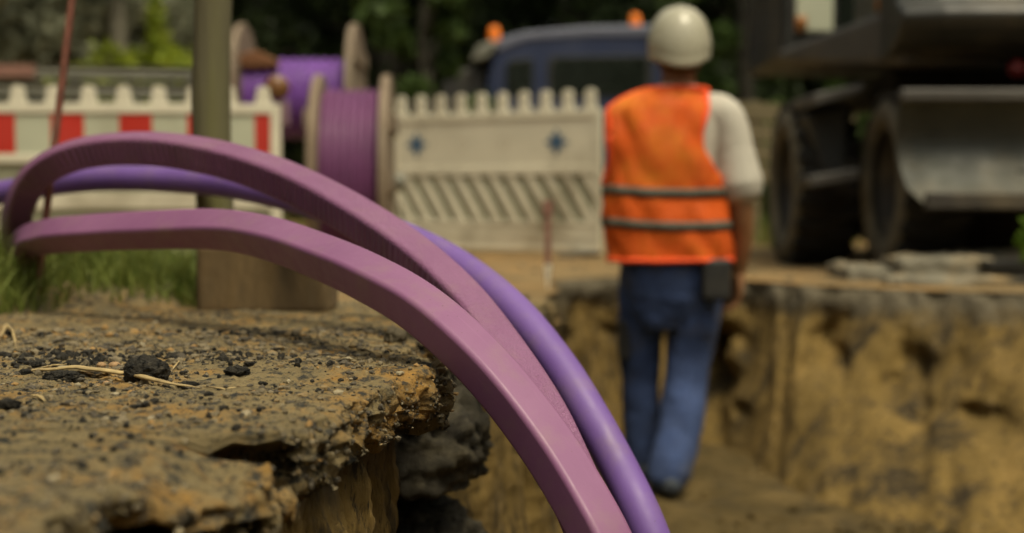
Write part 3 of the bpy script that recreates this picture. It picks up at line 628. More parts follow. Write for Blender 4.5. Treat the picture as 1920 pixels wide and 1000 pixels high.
# ------------------------------------------------------------------ barriers
def barrier(name, A, B, z0, h, label, style, pitch=.15):
    """A, B: plan points of left and right end"""
    A = Vector((A[0], A[1], 0)); B = Vector((B[0], B[1], 0)); W = (B-A).length; rz = math.atan2(B.y-A.y, B.x-A.x)
    r = thing(name, (A.x, A.y, z0), label, 'barrier', rz, 'plastic site barriers')
    T = .02
    n = int(round(W/pitch)); p_ = W/n; ht = .105*h if style == 'logo' else .058
    for i in range(n):        # tines with rounded heads
        cx = (i+.5)*p_; ww = p_*(.24 if style == 'logo' else .20); z1 = h
        poly_ = [(cx-ww*1.25, h-ht-.02), (cx+ww*1.25, h-ht-.02), (cx+ww*1.08, h-ht*.85), (cx+ww*.85, h-ht*.65), (cx+ww, h-ht*.35), (cx+ww*.75, h-ht*.08), (cx+ww*.3, h), (cx-ww*.3, h), (cx-ww*.75, h-ht*.08), (cx-ww, h-ht*.35), (cx-ww*.85, h-ht*.65), (cx-ww*1.08, h-ht*.85)]
        mb = MB(); mb.prism(poly_, -T*.7, T*.7); mb.build('tine', m_white, r, bevel=.003)
    zt = h-ht-.02
    fr = MB(); fr.box(.0, W, -T, T, zt-.045, zt); fr.box(0, .045, -T*1.02, T*1.02, .02, zt-.045); fr.box(W-.045, W, -T*1.02, T*1.02, .02, zt-.045)
    fr.box(.045, W-.045, -T, T, .02, .055)
    if style == 'logo':
        bz0, bz1 = zt-.33, zt-.05
        fr.box(.045, W-.045, -T, T, bz0-.06, bz0-.015); fr.box(.045, W-.045, -T*.8, T*.8, bz0-.015, bz0); fr.box(.045, W-.045, -T*.75, T*.75, .055, .10); fr.box(.045, W-.045, -T, T, .10, .125); fr.box(.045, W-.045, -T*.75, T*.75, .125, .17); fr.box(.045, W-.045, -T, T, .17, .20)
        fr.build('frame', m_white, r, bevel=.004)
        pn_ = MB(); pn_.box(.045, W-.045, -T*.55, T*.55, bz0, bz1+.005); pl = pn_.build('upper_panel', m_white, r)
        for fx in (.12, .79):     # eight-pointed blue marks
            q = MB(); cx, cz = fx*W+.02, (bz0+bz1)/2-.0
            for k_ in range(4):
                a = k_*math.pi/4; dx, dz = math.cos(a), math.sin(a); L_ = .080 if k_ % 2 == 0 else .062; t_ = .022
                q.prism([(cx-dx*L_-dz*t_*.3, cz-dz*L_+dx*t_*.3), (cx-dz*t_, cz+dx*t_), (cx+dx*L_-dz*t_*.3, cz+dz*L_+dx*t_*.3), (cx+dx*L_+dz*t_*.3, cz+dz*L_-dx*t_*.3), (cx+dz*t_, cz-dx*t_), (cx-dx*L_+dz*t_*.3, cz-dz*L_-dx*t_*.3)], -T*.55-.002-.0004*k_, -T*.55+.002)
            q.prism([(cx+.03*math.cos(a), cz+.03*math.sin(a)) for a in [k2*math.pi/8 for k2 in range(16)]], -T*.55-.004, -T*.55+.002)
            q.build('blue_star_mark', m_logo, pl)
        for fx in (.36, .56):
            q = MB(); cx, cz = fx*W, (bz0+bz1)/2
            q.lathe([(.030, -.0015), (.036, -.0015), (.036, .0015), (.030, .0015)], 24, (0, 0, 0), 'z', True)
            q.v = [(cx+x, -T*.55-z*1.0, cz+y) for x, y, z in q.v]; q.build('round_mark', m_faint, pl)
        sl = MB(); s0, s1 = .20, bz0-.06; nn = 11; pp = (W-.09)/nn; sh = (s1-s0)*.62
        for i in range(-1, nn+1):
            xa = .045+i*pp+pp*.30; xb = xa+pp*.42
            pts = [(xa, s1), (xb, s1), (xb+sh, s0), (xa+sh, s0)]
            # clip to frame
            def clip(pts, lim, sign):
                out = []
                for k_ in range(len(pts)):
                    P0, P1 = pts[k_], pts[(k_+1) % len(pts)]; i0 = sign*(P0[0]-lim) >= 0; i1 = sign*(P1[0]-lim) >= 0
                    if i0: out.append(P0)
                    if i0 != i1:
                        u = (lim-P0[0])/(P1[0]-P0[0]); out.append((lim, P0[1]+u*(P1[1]-P0[1])))
                return out
            pts = clip(clip(pts, .045, 1), W-.045, -1) if True else pts
            if len(pts) >= 3: sl.prism(pts, -T*.8, T*.8)
        sl.build('diagonal_slats', m_white, r, bevel=.002)
        q = MB(); q.box(.04, W-.04, T*.1, T*.45, s0-.01, s1+.01); q.build('recessed_backing', m_backing, r)
    else:
        sh_ = .205; bz1 = zt-.022; bz0 = bz1-sh_
        fr.box(.045, W-.045, -T, T, bz0-.04, bz0); fr.box(.045, W-.045, -T*.8, T*.8, .27, .345)
        lb = MB(); lb.box(.045, W-.045, -T*.3, T*.3, .055, .27); lb.box(.045, W-.045, -T*.2, T*.2, .345, bz0-.04); lb.build('recessed_backing', m_backing, r)
        fr.build('frame', m_white, r, bevel=.004)
        q = MB(); q.box(.045, W-.045, -T*.55, T*.55, bz0, bz1); pl = q.build('sign_board', m_white2, r)
        off = style
        k_ = 0; x = off
        while x < W-.05:
            q = MB(); q.box(max(x, .047), min(x+.145, W-.047), -T*.55-.003, -T*.55+.001, bz0+.004, bz1-.004)
            if x+.145 > .05: q.build('red_stripe', m_red, pl)
            x += .30
    for fx in (.10, .90):
        ft = MB(); ft.prism([(-.2, 0), (.2, 0), (.17, .055), (-.17, .055)], fx*W-.06, fx*W+.06, 'x'); f_ = ft.build('foot', m_black, r, bevel=.008)
        f_.location = (0, 0, -.045)
    return r
Lb = at(735, 400, 9.35); Rb = at(1128, 400, 8.55)
barrier('site_barrier', (Lb.x, Lb.y), (Rb.x, Rb.y), -.135, 1.0, 'white plastic barrier with diagonal slots and two blue marks', 'logo', .155)
Lb = at(-330, 400, 6.3); Rb = at(528, 400, 6.45)
barrier('site_barrier', (Lb.x, Lb.y), (Rb.x, Rb.y), -.10, .82, 'red and white striped plastic barrier behind the mossy pole', .092, .15)
# steel rail behind the striped barrier
A = at(-400, 140, 9.2); B = at(505, 140, 9.8)
r = thing('guard_rail', (A.x, A.y, -.15), 'long grey double rail behind the red and white barrier', 'rail', math.atan2(B.y-A.y, B.x-A.x)); W = math.hypot(B.x-A.x, B.y-A.y)
for z0, z1 in ((1.15, 1.24), (1.03, 1.12)):
    mb = MB(); mb.prism([(-.03, z0), (0, z0+.02), (-.025, (z0+z1)/2), (0, z1-.02), (-.03, z1), (.0, z1), (.02, (z0+z1)/2), (0, z0)], 0, W, 'x'); mb.build('rail', m_galv, r, bevel=.003)
mb = MB(); mb.box(.9, 1.53, -.045, -.035, 1.155, 1.235); mb.build('red_reflector', m_rust_r, r)
for k_ in range(4):
    mb = MB(); mb.box(.2+k_*W/4, .28+k_*W/4, .025, .09, 0, 1.22); mb.build('rail_post', m_galv, r, bevel=.004)
# plank fence beyond the worker
A = at(1325, 200, 10.6); B = at(1560, 200, 11.4)
r = thing('plank_fence', (A.x-.4, A.y-.1, -.15), 'low weathered plank fence between the worker and the excavator', 'fence', math.atan2(B.y-A.y, B.x-A.x)); W = 2.2
for i, z0 in enumerate((1.02, .86, .70, .54)):
    mb = MB(); mb.box(0, W, -.015+.002*i, .015+.002*i, z0-.07, z0+.065); mb.build('plank', m_wood2 if i == 5 else m_wood, r, bevel=.004)
for k_ in range(3):
    mb = MB(); mb.box(.05+k_*1.0, .14+k_*1.0, .025, .10, 0, 1.10); mb.build('fence_post', m_wood, r, bevel=.006)

# ------------------------------------------------------------------ cable reels
def reel(cx, cy, zc, Rf, Rw, Wd, label, md, dr, rz=0, group='cable reels', stand=True):
    r = thing('cable_reel', (cx, cy, zc-Rf), label, 'cable reel', rz, group)
    for sx in (-1, 1):
        mb = MB(); x0 = sx*Wd/2; x1 = sx*(Wd/2+.05)
        a = 40; seg = []
        mb.lathe([(Rf*.12, x0), (Rf-.012, x0), (Rf, x0+sx*.01), (Rf, x1-sx*.01), (Rf-.012, x1), (Rf*.12, x1)], 56, (0, 0, Rf), 'x', True)
        fl = mb.build('flange', m_wood2, r, smooth=False)
        mb = MB()
        for k_ in range(3):
            zc_ = Rf+(k_-1)*Rf*.55; hl = math.sqrt(max(0, (Rf*.95)**2-(zc_-Rf)**2)); mb.box(min(x1, x1+sx*.02), max(x1, x1+sx*.02), -hl, hl, zc_-.05, zc_+.05)
        mb.build('flange_batten', m_wood2, fl, bevel=.004)
    prof_ = []; nw = int(Wd/(2*dr)); step = Wd/nw
    for i in range(nw):
        for q in range(9):
            a = math.pi*q/8; prof_.append((Rw-dr+dr*1.5*math.sin(a), -Wd/2+(i+.5)*step-math.cos(a)*step*.5))
    mb = MB(); mb.lathe(prof_, 72, (0, 0, Rf), 'x'); mb.build('wound_duct', md, r, smooth=True)
    if stand:
        for sx in (-1, 1):
            x_ = sx*(Wd/2+.10); hb = -(zc-Rf+.15); mb = MB()
            for yy_ in (-.35, .35): mb.tube([(x_, yy_, hb), (x_, 0, Rf)], .025, 10)
            mb.build('stand_frame', m_galv, r, smooth=True)
    mb = MB(); mb.lathe([(.03, -Wd/2-.12), (.045, -Wd/2-.12), (.045, Wd/2+.12), (.03, Wd/2+.12)], 20, (0, 0, Rf), 'x', True); mb.build('axle', m_galv, r, smooth=False)
    return r
p = at(562, 200, 9.6); reel(p.x, p.y, .87, .50, .255, .70, 'reel of violet duct raised on a stand, partly behind the lower reel', m_reelduct, .032)
p = at(663, 250, 7.5); reel(p.x, p.y, .30, .56, .475, .30, 'lower reel of mauve duct between the striped and the white barrier', m_reelduct2, .021, rz=R(2.5), stand=False)
# loose orange tie-downs and lamp at the big reel
r = thing('warning_lamp', at(520, 185, 6.55), 'small amber warning lamp on the end of the striped barrier', 'lamp')
mb = MB(); mb.lathe([(.001, .10), (.045, .10), (.055, .08), (.055, .02), (.05, 0), (.001, 0)], 24); 
mb.v = [(x*1, z-.05, y+.05) for x, y, z in mb.v]; mb.build('lens', mat('amber_brown_lens', (.17, .075, .025), .4, var=.1), r, smooth=True)
mb = MB(); mb.box(-.055, .055, -.03, .03, -.13, -.01); mb.build('battery_case', mat('mauve_grey_plastic', (.20, .12, .15), .5), r, bevel=.01)
for k_, (px, py, ww, hh, lab) in enumerate(((478, 112, .16, .06, 'crumpled orange strap lying over the end of the grey rail'), )):
    q = at(px, py, 9.4); mb = MB(); 
    mb.prism([(-ww, 0), (-ww*.4, hh*.6), (0, hh), (ww*.5, hh*.5), (ww, -.01), (ww, -.05), (0, -.06), (-ww, -.05)], -.06, .06)
    o = mb.build('strap_bundle', mat('orange_webbing', (.16, .065, .025), .8, var=.3, scale=20), bevel=.015, seg=3); o.location = q; tag(o, lab, 'strap')

# ------------------------------------------------------------------ blue truck
def wheel(parent, name, c, rad, wd, lugs=22, axis='x', matr=m_rim):
    t_ = thing_part(name, parent, c)
    mb = MB(); h_ = wd/2
    mb.lathe([(rad*.60, -h_*.8), (rad*.72, -h_), (rad*.88, -h_), (rad*.97, -h_*.8), (rad, -h_*.5), (rad, h_*.5), (rad*.97, h_*.8), (rad*.88, h_), (rad*.72, h_), (rad*.60, h_*.8)], 48, (0, 0, 0), 'x', True)
    for k_ in range(lugs):
        for sg in (-1, 1):
            a = 2*math.pi*(k_+.25*sg)/lugs; ca, sa = math.cos(a), math.sin(a); hw = rad*.055
            P = []
            for (xx_, da) in ((sg*h_*.98, -1), (sg*h_*.98, 1), (sg*h_*.05, 1.9), (sg*h_*.05, -.1)):
                for rr_ in (rad*.955, rad*1.035):
                    aa = a+da*hw/rad; P.append((xx_, rr_*math.cos(aa), rr_*math.sin(aa)))
            mb.add(P, [(0, 2, 4, 6), (1, 7, 5, 3), (0, 1, 3, 2), (2, 3, 5, 4), (4, 5, 7, 6), (6, 7, 1, 0)])
    ty = mb.build('tyre', m_rubber, t_, smooth=False)
    mb = MB(); mb.lathe([(rad*.62, -h_*.84), (rad*.73, -h_*1.03), (rad*.87, -h_*1.03), (rad*.955, -h_*.86), (rad*.95, -h_*.70), (rad*.64, -h_*.70)], 48, (0, 0, 0), 'x', True); mb.build('sidewall', m_sidewall, ty, smooth=True)
    mb = MB(); mb.lathe([(rad*.61, -h_*.85), (rad*.64, -h_*.85), (rad*.64, -h_*.7), (rad*.56, -h_*.55), (rad*.50, -h_*.1), (rad*.3, .0), (rad*.28, -h_*.35), (rad*.12, -h_*.4), (.001, -h_*.42)], 40, (0, 0, 0), 'x')
    mb.lathe([(rad*.61, h_*.85), (rad*.64, h_*.85), (rad*.60, h_*.3), (rad*.3, h_*.1), (.001, h_*.1)], 40, (0, 0, 0), 'x')
    for k_ in range(8):
        a = k_*math.pi/4; mb.lathe([(.012, -.02), (.012, .02)], 8, (-h_*.12, rad*.38*math.cos(a), rad*.38*math.sin(a)), 'x')
    mb.build('rim', matr, t_, smooth=True)
    if axis == 'y': t_.rotation_euler = (0, 0, R(90))
    return t_
def thing_part(name, parent, c):
    # the wheel itself is a small hub mesh that carries tyre and rim
    mb = MB(); mb.lathe([(.001, -.05), (.04, -.05), (.05, .05), (.001, .05)], 16, (0, 0, 0), 'x'); o = mb.build(name, m_excd, parent); o.location = c; return o
TY = 15.0; k = TY/F
def tx(px): return (px-960)*k
def tz(py): return CZ+(HOR-py)*k+.15      # height above that ground
tr = thing('blue_truck', (0, TY, -.15), 'dark blue truck cab with two amber beacons behind the white barrier', 'truck')
mb = MB(); x0, x1 = tx(915), tx(1300)
body = [(x0-.02, .62), (x1, .62), (x1, tz(72)), (x1-.06, tz(62)), (tx(1100), tz(66)), (tx(985), tz(74)), (tx(938), tz(92)), (tx(922), tz(115)), (tx(908), tz(190))]
mb.prism(body, 0, 2.0); mb.build('cab', m_blue, tr, bevel=.04, seg=3)
mb = MB(); mb.prism([(tx(918), tz(98)), (tx(938), tz(74)), (tx(985), tz(62)), (tx(1100), tz(52)), (x1-.06, tz(48)), (x1+.02, tz(60)), (x1+.02, tz(72)), (tx(1100), tz(72)), (tx(985), tz(80)), (tx(940), tz(98))], -.02, 2.02); mb.build('roof', m_roof, tr, bevel=.03, seg=3)
def win(poly_, nm='window'):
    f = MB(); f.prism(poly_, -.012, .01); f_ = f.build(nm, m_black, tr, bevel=.01)
    cx_ = sum(p_[0] for p_ in poly_)/len(poly_); cz_ = sum(p_[1] for p_ in poly_)/len(poly_)
    q = MB(); q.prism([(cx_+(a-cx_)*.9, cz_+(b-cz_)*.9) for a, b in poly_], -.016, -.008); q.build('pane', m_glass, f_)
win([(tx(948), tz(182)), (tx(1000), tz(182)), (tx(1000), tz(112)), (tx(958), tz(114)), (tx(948), tz(125))])
win([(tx(1026), tz(184)), (tx(1222), tz(184)), (tx(1222), tz(106)), (tx(1034), tz(108)), (tx(1026), tz(120))])
mb = MB(); mb.prism([(tx(828), .62), (tx(908), .62), (tx(908), tz(128)), (tx(870), tz(128)), (tx(835), tz(142)), (tx(826), tz(165))], .1, 1.9); mb.build('bonnet', m_black, tr, bevel=.05, seg=3)
mb = MB(); mb.prism([(tx(882), tz(118)), (tx(915), tz(112)), (tx(935), tz(84)), (tx(922), tz(78)), (tx(895), tz(90))], -.06, 2.06); mb.build('sun_visor', m_galv, tr, bevel=.02)
mb = MB(); mb.box(tx(820), tx(1330), .15, 1.85, .45, .615); mb.build('chassis', m_excd, tr, bevel=.02)
mb = MB(); mb.box(tx(1335), tx(1335)+2.4, -.05, 2.05, .70, 1.08); mb.build('flat_bed', m_excd, tr, bevel=.02)
mb = MB(); mb.box(tx(1330), tx(1335)+2.4, .3, 1.7, .45, .69); mb.build('rear_frame', m_excd, tr)
for (xx_, yy_) in ((tx(900), .15), (tx(900), 1.85), (tx(1335)+1.6, .15), (tx(1335)+1.6, 1.85)): wheel(tr, 'wheel', (xx_, yy_, .48), .48, .3, 16, 'y')
def beacon(parent, c, s=1.):
    mb = MB(); mb.lathe([(.001, 0), (.062*s, 0), (.06*s, .03*s), (.045*s, .035*s)], 20); b_ = mb.build('beacon_base', m_black, parent); b_.location = c
    mb = MB(); mb.lathe([(.052*s, .035*s), (.056*s, .06*s), (.05*s, .14*s), (.03*s, .175*s), (.001, .18*s)], 20); mb.build('beacon_lens', m_orange_l, b_, smooth=True)
beacon(tr, (tx(926), .5, tz(78)), 1.15); beacon(tr, (tx(1197), .5, tz(53)), 1.1)

# ------------------------------------------------------------------ wheeled excavator
EX = Vector((2.75, 7.0, -.15))
ex = thing('wheeled_excavator', EX, 'dark grey wheeled excavator with levelling blade parked beyond the trench', 'excavator')
def ep(px, py, Yd): q = at(px, py, Yd); return (q.x-EX.x, q.y-EX.y, q.z-EX.z)
rw = .435
xB = ep(1655, 300, 7.0)[0]; xA = ep(1470, 300, 7.85)[0]
wheel(ex, 'wheel', (xB+.15, .0, rw), rw, .32); wheel(ex, 'wheel', (xA+.16, .85, rw), rw, .34)
wheel(ex, 'wheel', (1.1, .0, rw), rw, .32).rotation_euler = (0, 0, math.pi)
wheel(ex, 'wheel', (1.25, .85+1.2, rw), rw, .34).rotation_euler = (0, 0, math.pi)
wheel(ex, 'wheel', (xB+.15, 2.3, rw), rw, .32)
mb = MB(); mb.box(-.72, .85, -.35, 2.7, .30, .62); mb.box(-.55, 2.2, .3, 2.6, .10, .295); mb.build('chassis', m_excd, ex, bevel=.03)
mb = MB(); mb.box(xA+.3, .9, .75, .95, .36, .50); mb.box(xB+.3, 1.0, -.08, .08, .36, .5); mb.build('axles', m_excd, ex, bevel=.02)
# fender above the left wheels and step bar between them
mb = MB(); q0 = ep(1500, 200, 7.5); q1 = ep(1612, 168, 7.2)
mb.prism([(q0[0], q0[2]-.02), (q1[0], q1[2]-.02), (q1[0]+.02, q1[2]+.03), (q0[0], q0[2]+.045)], .15, .75); mb.build('fender', m_excl, ex, bevel=.012)
a_ = ep(1504, 215, 7.45); b_q = ep(1606, 190, 7.25); c_q = ep(1600, 330, 7.25); d_q = ep(1540, 325, 7.45)
mb = MB(); mb.prism([(a_[0], a_[2]), (b_q[0], b_q[2]), (c_q[0], c_q[2]), (d_q[0], d_q[2])], .40, .62); mb.build('tool_box', m_exc, ex, bevel=.02)
a_ = ep(1512, 340, 7.2); b_q = ep(1604, 326, 7.2)
mb = MB(); mb.prism([(a_[0], a_[2]-.03), (b_q[0], b_q[2]-.03), (b_q[0], b_q[2]+.03), (a_[0], a_[2]+.025)], .10, .34); mb.build('step', m_excl, ex, bevel=.01)
# levelling blade: concave plate with top rail, cutting edge and arms
prof_ = []; zt_, zb2 = ep(1700, 175, 6.45)[2], ep(1700, 382, 6.45)[2]; bx0 = ep(1692, 200, 6.45)[0]; bx1 = bx0+2.15; nb = 14
Vb = []; W_ = 40
for j in range(nb+1):
    f = j/nb; z = zt_+(zb2-zt_)*f; yv = -.55+.13*math.sin(math.pi*f)-.10*f**2; xs = .03*max(0, f-.1)**1.3+.05*max(0, f-.86)/.14
    Vb.append((yv, z, xs))
def plate(th0, th1, name, m):
    V = []
    for y_, z, xs in Vb:
        for i in range(W_+1):
            e = bx0+xs+(bx1-bx0-2*xs)*i/W_; V.append((e, y_+th0+.006*float(pn(e*3, z*5)), z))
    n0 = len(V)
    for y_, z, xs in Vb:
        for i in range(W_+1): e = bx0+xs+(bx1-bx0-2*xs)*i/W_; V.append((e, y_+th1, z))
    f0 = [tuple(f) for f in grid_faces(nb+1, W_+1)]; f1 = [tuple(n0+i for i in reversed(f)) for f in f0]
    ed = [i for i in range(W_+1)]+[j*(W_+1)+W_ for j in range(1, nb+1)]+[nb*(W_+1)+i for i in range(W_-1, -1, -1)]+[j*(W_+1) for j in range(nb-1, 0, -1)]
    f2 = [(ed[i], ed[(i+1) % len(ed)], ed[(i+1) % len(ed)]+n0, ed[i]+n0) for i in range(len(ed))]
    b = MB(); b.v = V; b.f = f0+f1+f2; return b.build(name, m, ex, smooth=False)
bl = plate(0, .03, 'blade', m_blade)
mb = MB(); mb.box(bx0-.01, bx1+.01, -.575, -.50, zt_-.035, zt_+.02); mb.build('blade_top_rail', m_excl, bl, bevel=.01)
mb = MB(); mb.box(bx0+.07, bx1-.07, -.70, -.655, zb2-.025, zb2+.05); mb.build('cutting_edge', m_rim, bl, bevel=.008)
for sx in (-.4, .45):
    mb = MB(); mb.prism([(-.50, .30), (-.1, .42), (-.1, .56), (-.50, .50)], sx-.05, sx+.05, 'x'); mb.build('blade_arm', m_excd, ex, bevel=.01)
# slewing ring and upper structure
mb = MB(); mb.lathe([(.001, .62), (.52, .62), (.55, .66), (.55, .72), (.5, .80), (.001, .80)], 40, (.1, 1.1, 0)); mb.build('slewing_ring', m_excd, ex, smooth=False)
zc0 = ep(1700, 118, 6.7)[2]
up = MB()
Ax, _, Az = ep(1690, 122, 6.6)
# counterweight: rounded block facing the camera
cw = []
x_l = ep(1686, 100, 6.6)[0]; x_r = x_l+2.1; z0_ = ep(1700, 98, 6.6)[2]; 
prf = [(-.05, z0_-.02), (-.28, z0_+.0), (-.42, z0_+.05), (-.50, z0_+.11), (-.53, z0_+.155), (-.52, z0_+.19), (-.46, z0_+.225), (-.40, z0_+.25), (-.38, z0_+.8), (-.30, z0_+.86), (.5, z0_+.88), (.5, z0_)]
mb = MB(); n_s = 12; rings = []
for i in range(n_s+1):
    f = i/n_s; xx_ = x_l+(x_r-x_l)*f; rd = 1-.30*max(0, (abs(f-.5)*2-.75)/.25)**2
    rings.append([(xx_, (y_+.5)*1-.5+(.28*(1-rd)*(1 if y_ < 0 else 0)), z_) for y_, z_ in prf])
V = [q for r_ in rings for q in r_]; n_p = len(prf)
fs = [(i*n_p+j, i*n_p+(j+1) % n_p, (i+1)*n_p+(j+1) % n_p, (i+1)*n_p+j) for i in range(n_s) for j in range(n_p)]+[tuple(range(n_p)), tuple(reversed(range(n_s*n_p, (n_s+1)*n_p)))]
mb.add(V, fs); mb.build('counterweight', m_exc, ex, bevel=.02, seg=3)
# lower deck underneath, black, and engine deck
mb = MB(); mb.box(x_l+.15, x_r, .25, 2.5, z0_-.13, z0_-.023); mb.build('slew_frame', m_excd, ex, bevel=.02)
# side deck that runs back to the left, tapered
n_a = [ep(1692, 4, 6.75), ep(1692, 125, 6.75), ep(1462, 122, 8.0), ep(1456, 95, 8.0)]
n_b = [(a+.55, b+.15, c) for a, b, c in n_a]; n_b[2] = (n_a[2][0]+.25, n_a[2][1]+.5, n_a[2][2]); n_b[3] = (n_a[3][0]+.25, n_a[3][1]+.5, n_a[3][2])
lo_n = ep(1500, 150, 7.6)
mb = MB(); mb.add(n_a+n_b, [(0, 1, 2, 3), (7, 6, 5, 4), (0, 3, 7, 4), (1, 5, 6, 2), (0, 4, 5, 1), (3, 2, 6, 7)]); mb.build('side_deck', m_excl, ex, bevel=.04, seg=3)
# cab behind with a pale door panel, mirror and marker lamps
q = ep(1488, 100, 7.9)
cb0 = ep(1470, 0, 8.05)[0]; mb = MB(); mb.box(cb0, cb0+1.15, 1.06, 2.3, q[2]-.02, q[2]+1.7); cab = mb.build('cab', m_exc, ex, bevel=.05, seg=3)
w0_ = ep(1492, 60, 8.04); w1_ = ep(1562, 60, 8.04)
mb = MB(); mb.box(w0_[0], w1_[0], 1.035, 1.07, w0_[2], w0_[2]+.45); mb.build('pale_panel', m_white2, cab, bevel=.01)
mb = MB(); mb.box(w1_[0]+.03, cb0+1.05, 1.04, 1.07, w0_[2]-.0, w0_[2]+1.1); mb.build('window', m_glass, cab, bevel=.01)
for (px, py, Yd) in ((1502, 42, 7.98), (1655, 4, 7.0)):
    q = ep(px, py, Yd); mb = MB(); mb.lathe([(.001, -.05), (.03, -.05), (.035, 0), (.03, .03), (.001, .04)], 16, q); mb.build('marker_lamp', m_marker, ex, smooth=True)
q = ep(1908, 130, 6.62); mb = MB(); mb.lathe([(.001, -.03), (.04, -.03), (.042, 0), (.001, .01)], 20, (0, 0, 0)); mb.v = [(x+q[0], -z+q[1], y+q[2]) for x, y, z in mb.v]; mb.build('tail_lamp', m_red_l, ex, smooth=True)
mb = MB(); mb.box(q[0]-.03, q[0]+.4, q[1]+.032, q[1]+.06, q[2]-.02, q[2]+.02); mb.build('lamp_bracket', m_excd, ex)
# boom resting forward over the far side
mb = MB(); mb.prism([(.9, 1.5), (1.2, 1.5), (3.2, 3.0), (4.9, 2.0), (5.1, 2.1), (3.3, 3.35), (1.0, 2.0)], .25, .5, 'x'); mb.build('boom', m_exc, ex, bevel=.03)

# ------------------------------------------------------------------ broken slabs beyond the trench
def slab(px0, px1, pyb, pyt, Yd, dp, label, seed, tilt=0):
    a = at(px0, pyb, Yd); b = at(px1, pyt, Yd); W = b.x-a.x; Hh = b.z-a.z; g = np.random.default_rng(seed)
    nx, ny = 26, 12; V = []
    for s_ in (1, 0):
        for j in range(ny):
            for i in range(nx):
                fx, fy = i/(nx-1), j/(ny-1); e = .04*float(pn(fx*3+seed, fy*3, s_))
                edge = min(fx, 1-fx, fy, 1-fy); rd = (1-min(1, edge/.09))**2
                V.append((W*fx+.03*float(pn(fy*4+seed, s_*2.)), dp*fy+.03*float(pn(fx*5+seed, s_*3.)), (Hh if s_ else 0)*(1)-rd*.012*(1 if s_ else 0)+(.022*float(pn(fx*6+seed, fy*4))+.012*float(pn(fx*15+seed, fy*9)))*s_+tilt*fx*s_+e*.15*s_))
    n0 = nx*ny; f0 = [tuple(f) for f in grid_faces(ny, nx)]; f1 = [tuple(n0+i for i in reversed(f)) for f in f0]
    ed = list(range(nx))+[j*nx+nx-1 for j in range(1, ny)]+[(ny-1)*nx+i for i in range(nx-2, -1, -1)]+[j*nx for j in range(ny-2, 0, -1)]
    f2 = [(ed[i], ed[(i+1) % len(ed)], ed[(i+1) % len(ed)]+n0, ed[i]+n0) for i in range(len(ed))]
    o = MB(); o.v = V; o.f = f0+f1+f2; o = o.build('concrete_slab', m_conc, bevel=.006); o.location = (a.x, a.y, a.z)
    tag(o, label, 'slab', 'broken slabs by the excavator'); return o
slab(1590, 1765, 532, 500, 6.35, .45, 'leftmost pale grey slab below the excavator wheel', 1, -.02)
slab(1690, 1870, 524, 484, 6.22, .35, 'pale grey slab in the middle of the broken slabs', 2, .0)
slab(1790, 2040, 512, 474, 6.5, .4, 'thick grey slab behind the dark plate', 3, .01)
slab(1680, 2060, 549, 522, 6.02, .3, 'long flat grey slab in front at the right edge', 4, .0)
a = at(1852, 506, 6.12); b = at(2010, 494, 6.12)  # dark plate stands in for the gap among the slabs
mb = MB(); mb.box(0, b.x-a.x, 0, .3, 0, b.z-a.z+.01); o = mb.build('dark_gap_plate', m_excd, bevel=.004); o.location = a; tag(o, 'dark gap plate on the slabs at the right edge', 'plate')

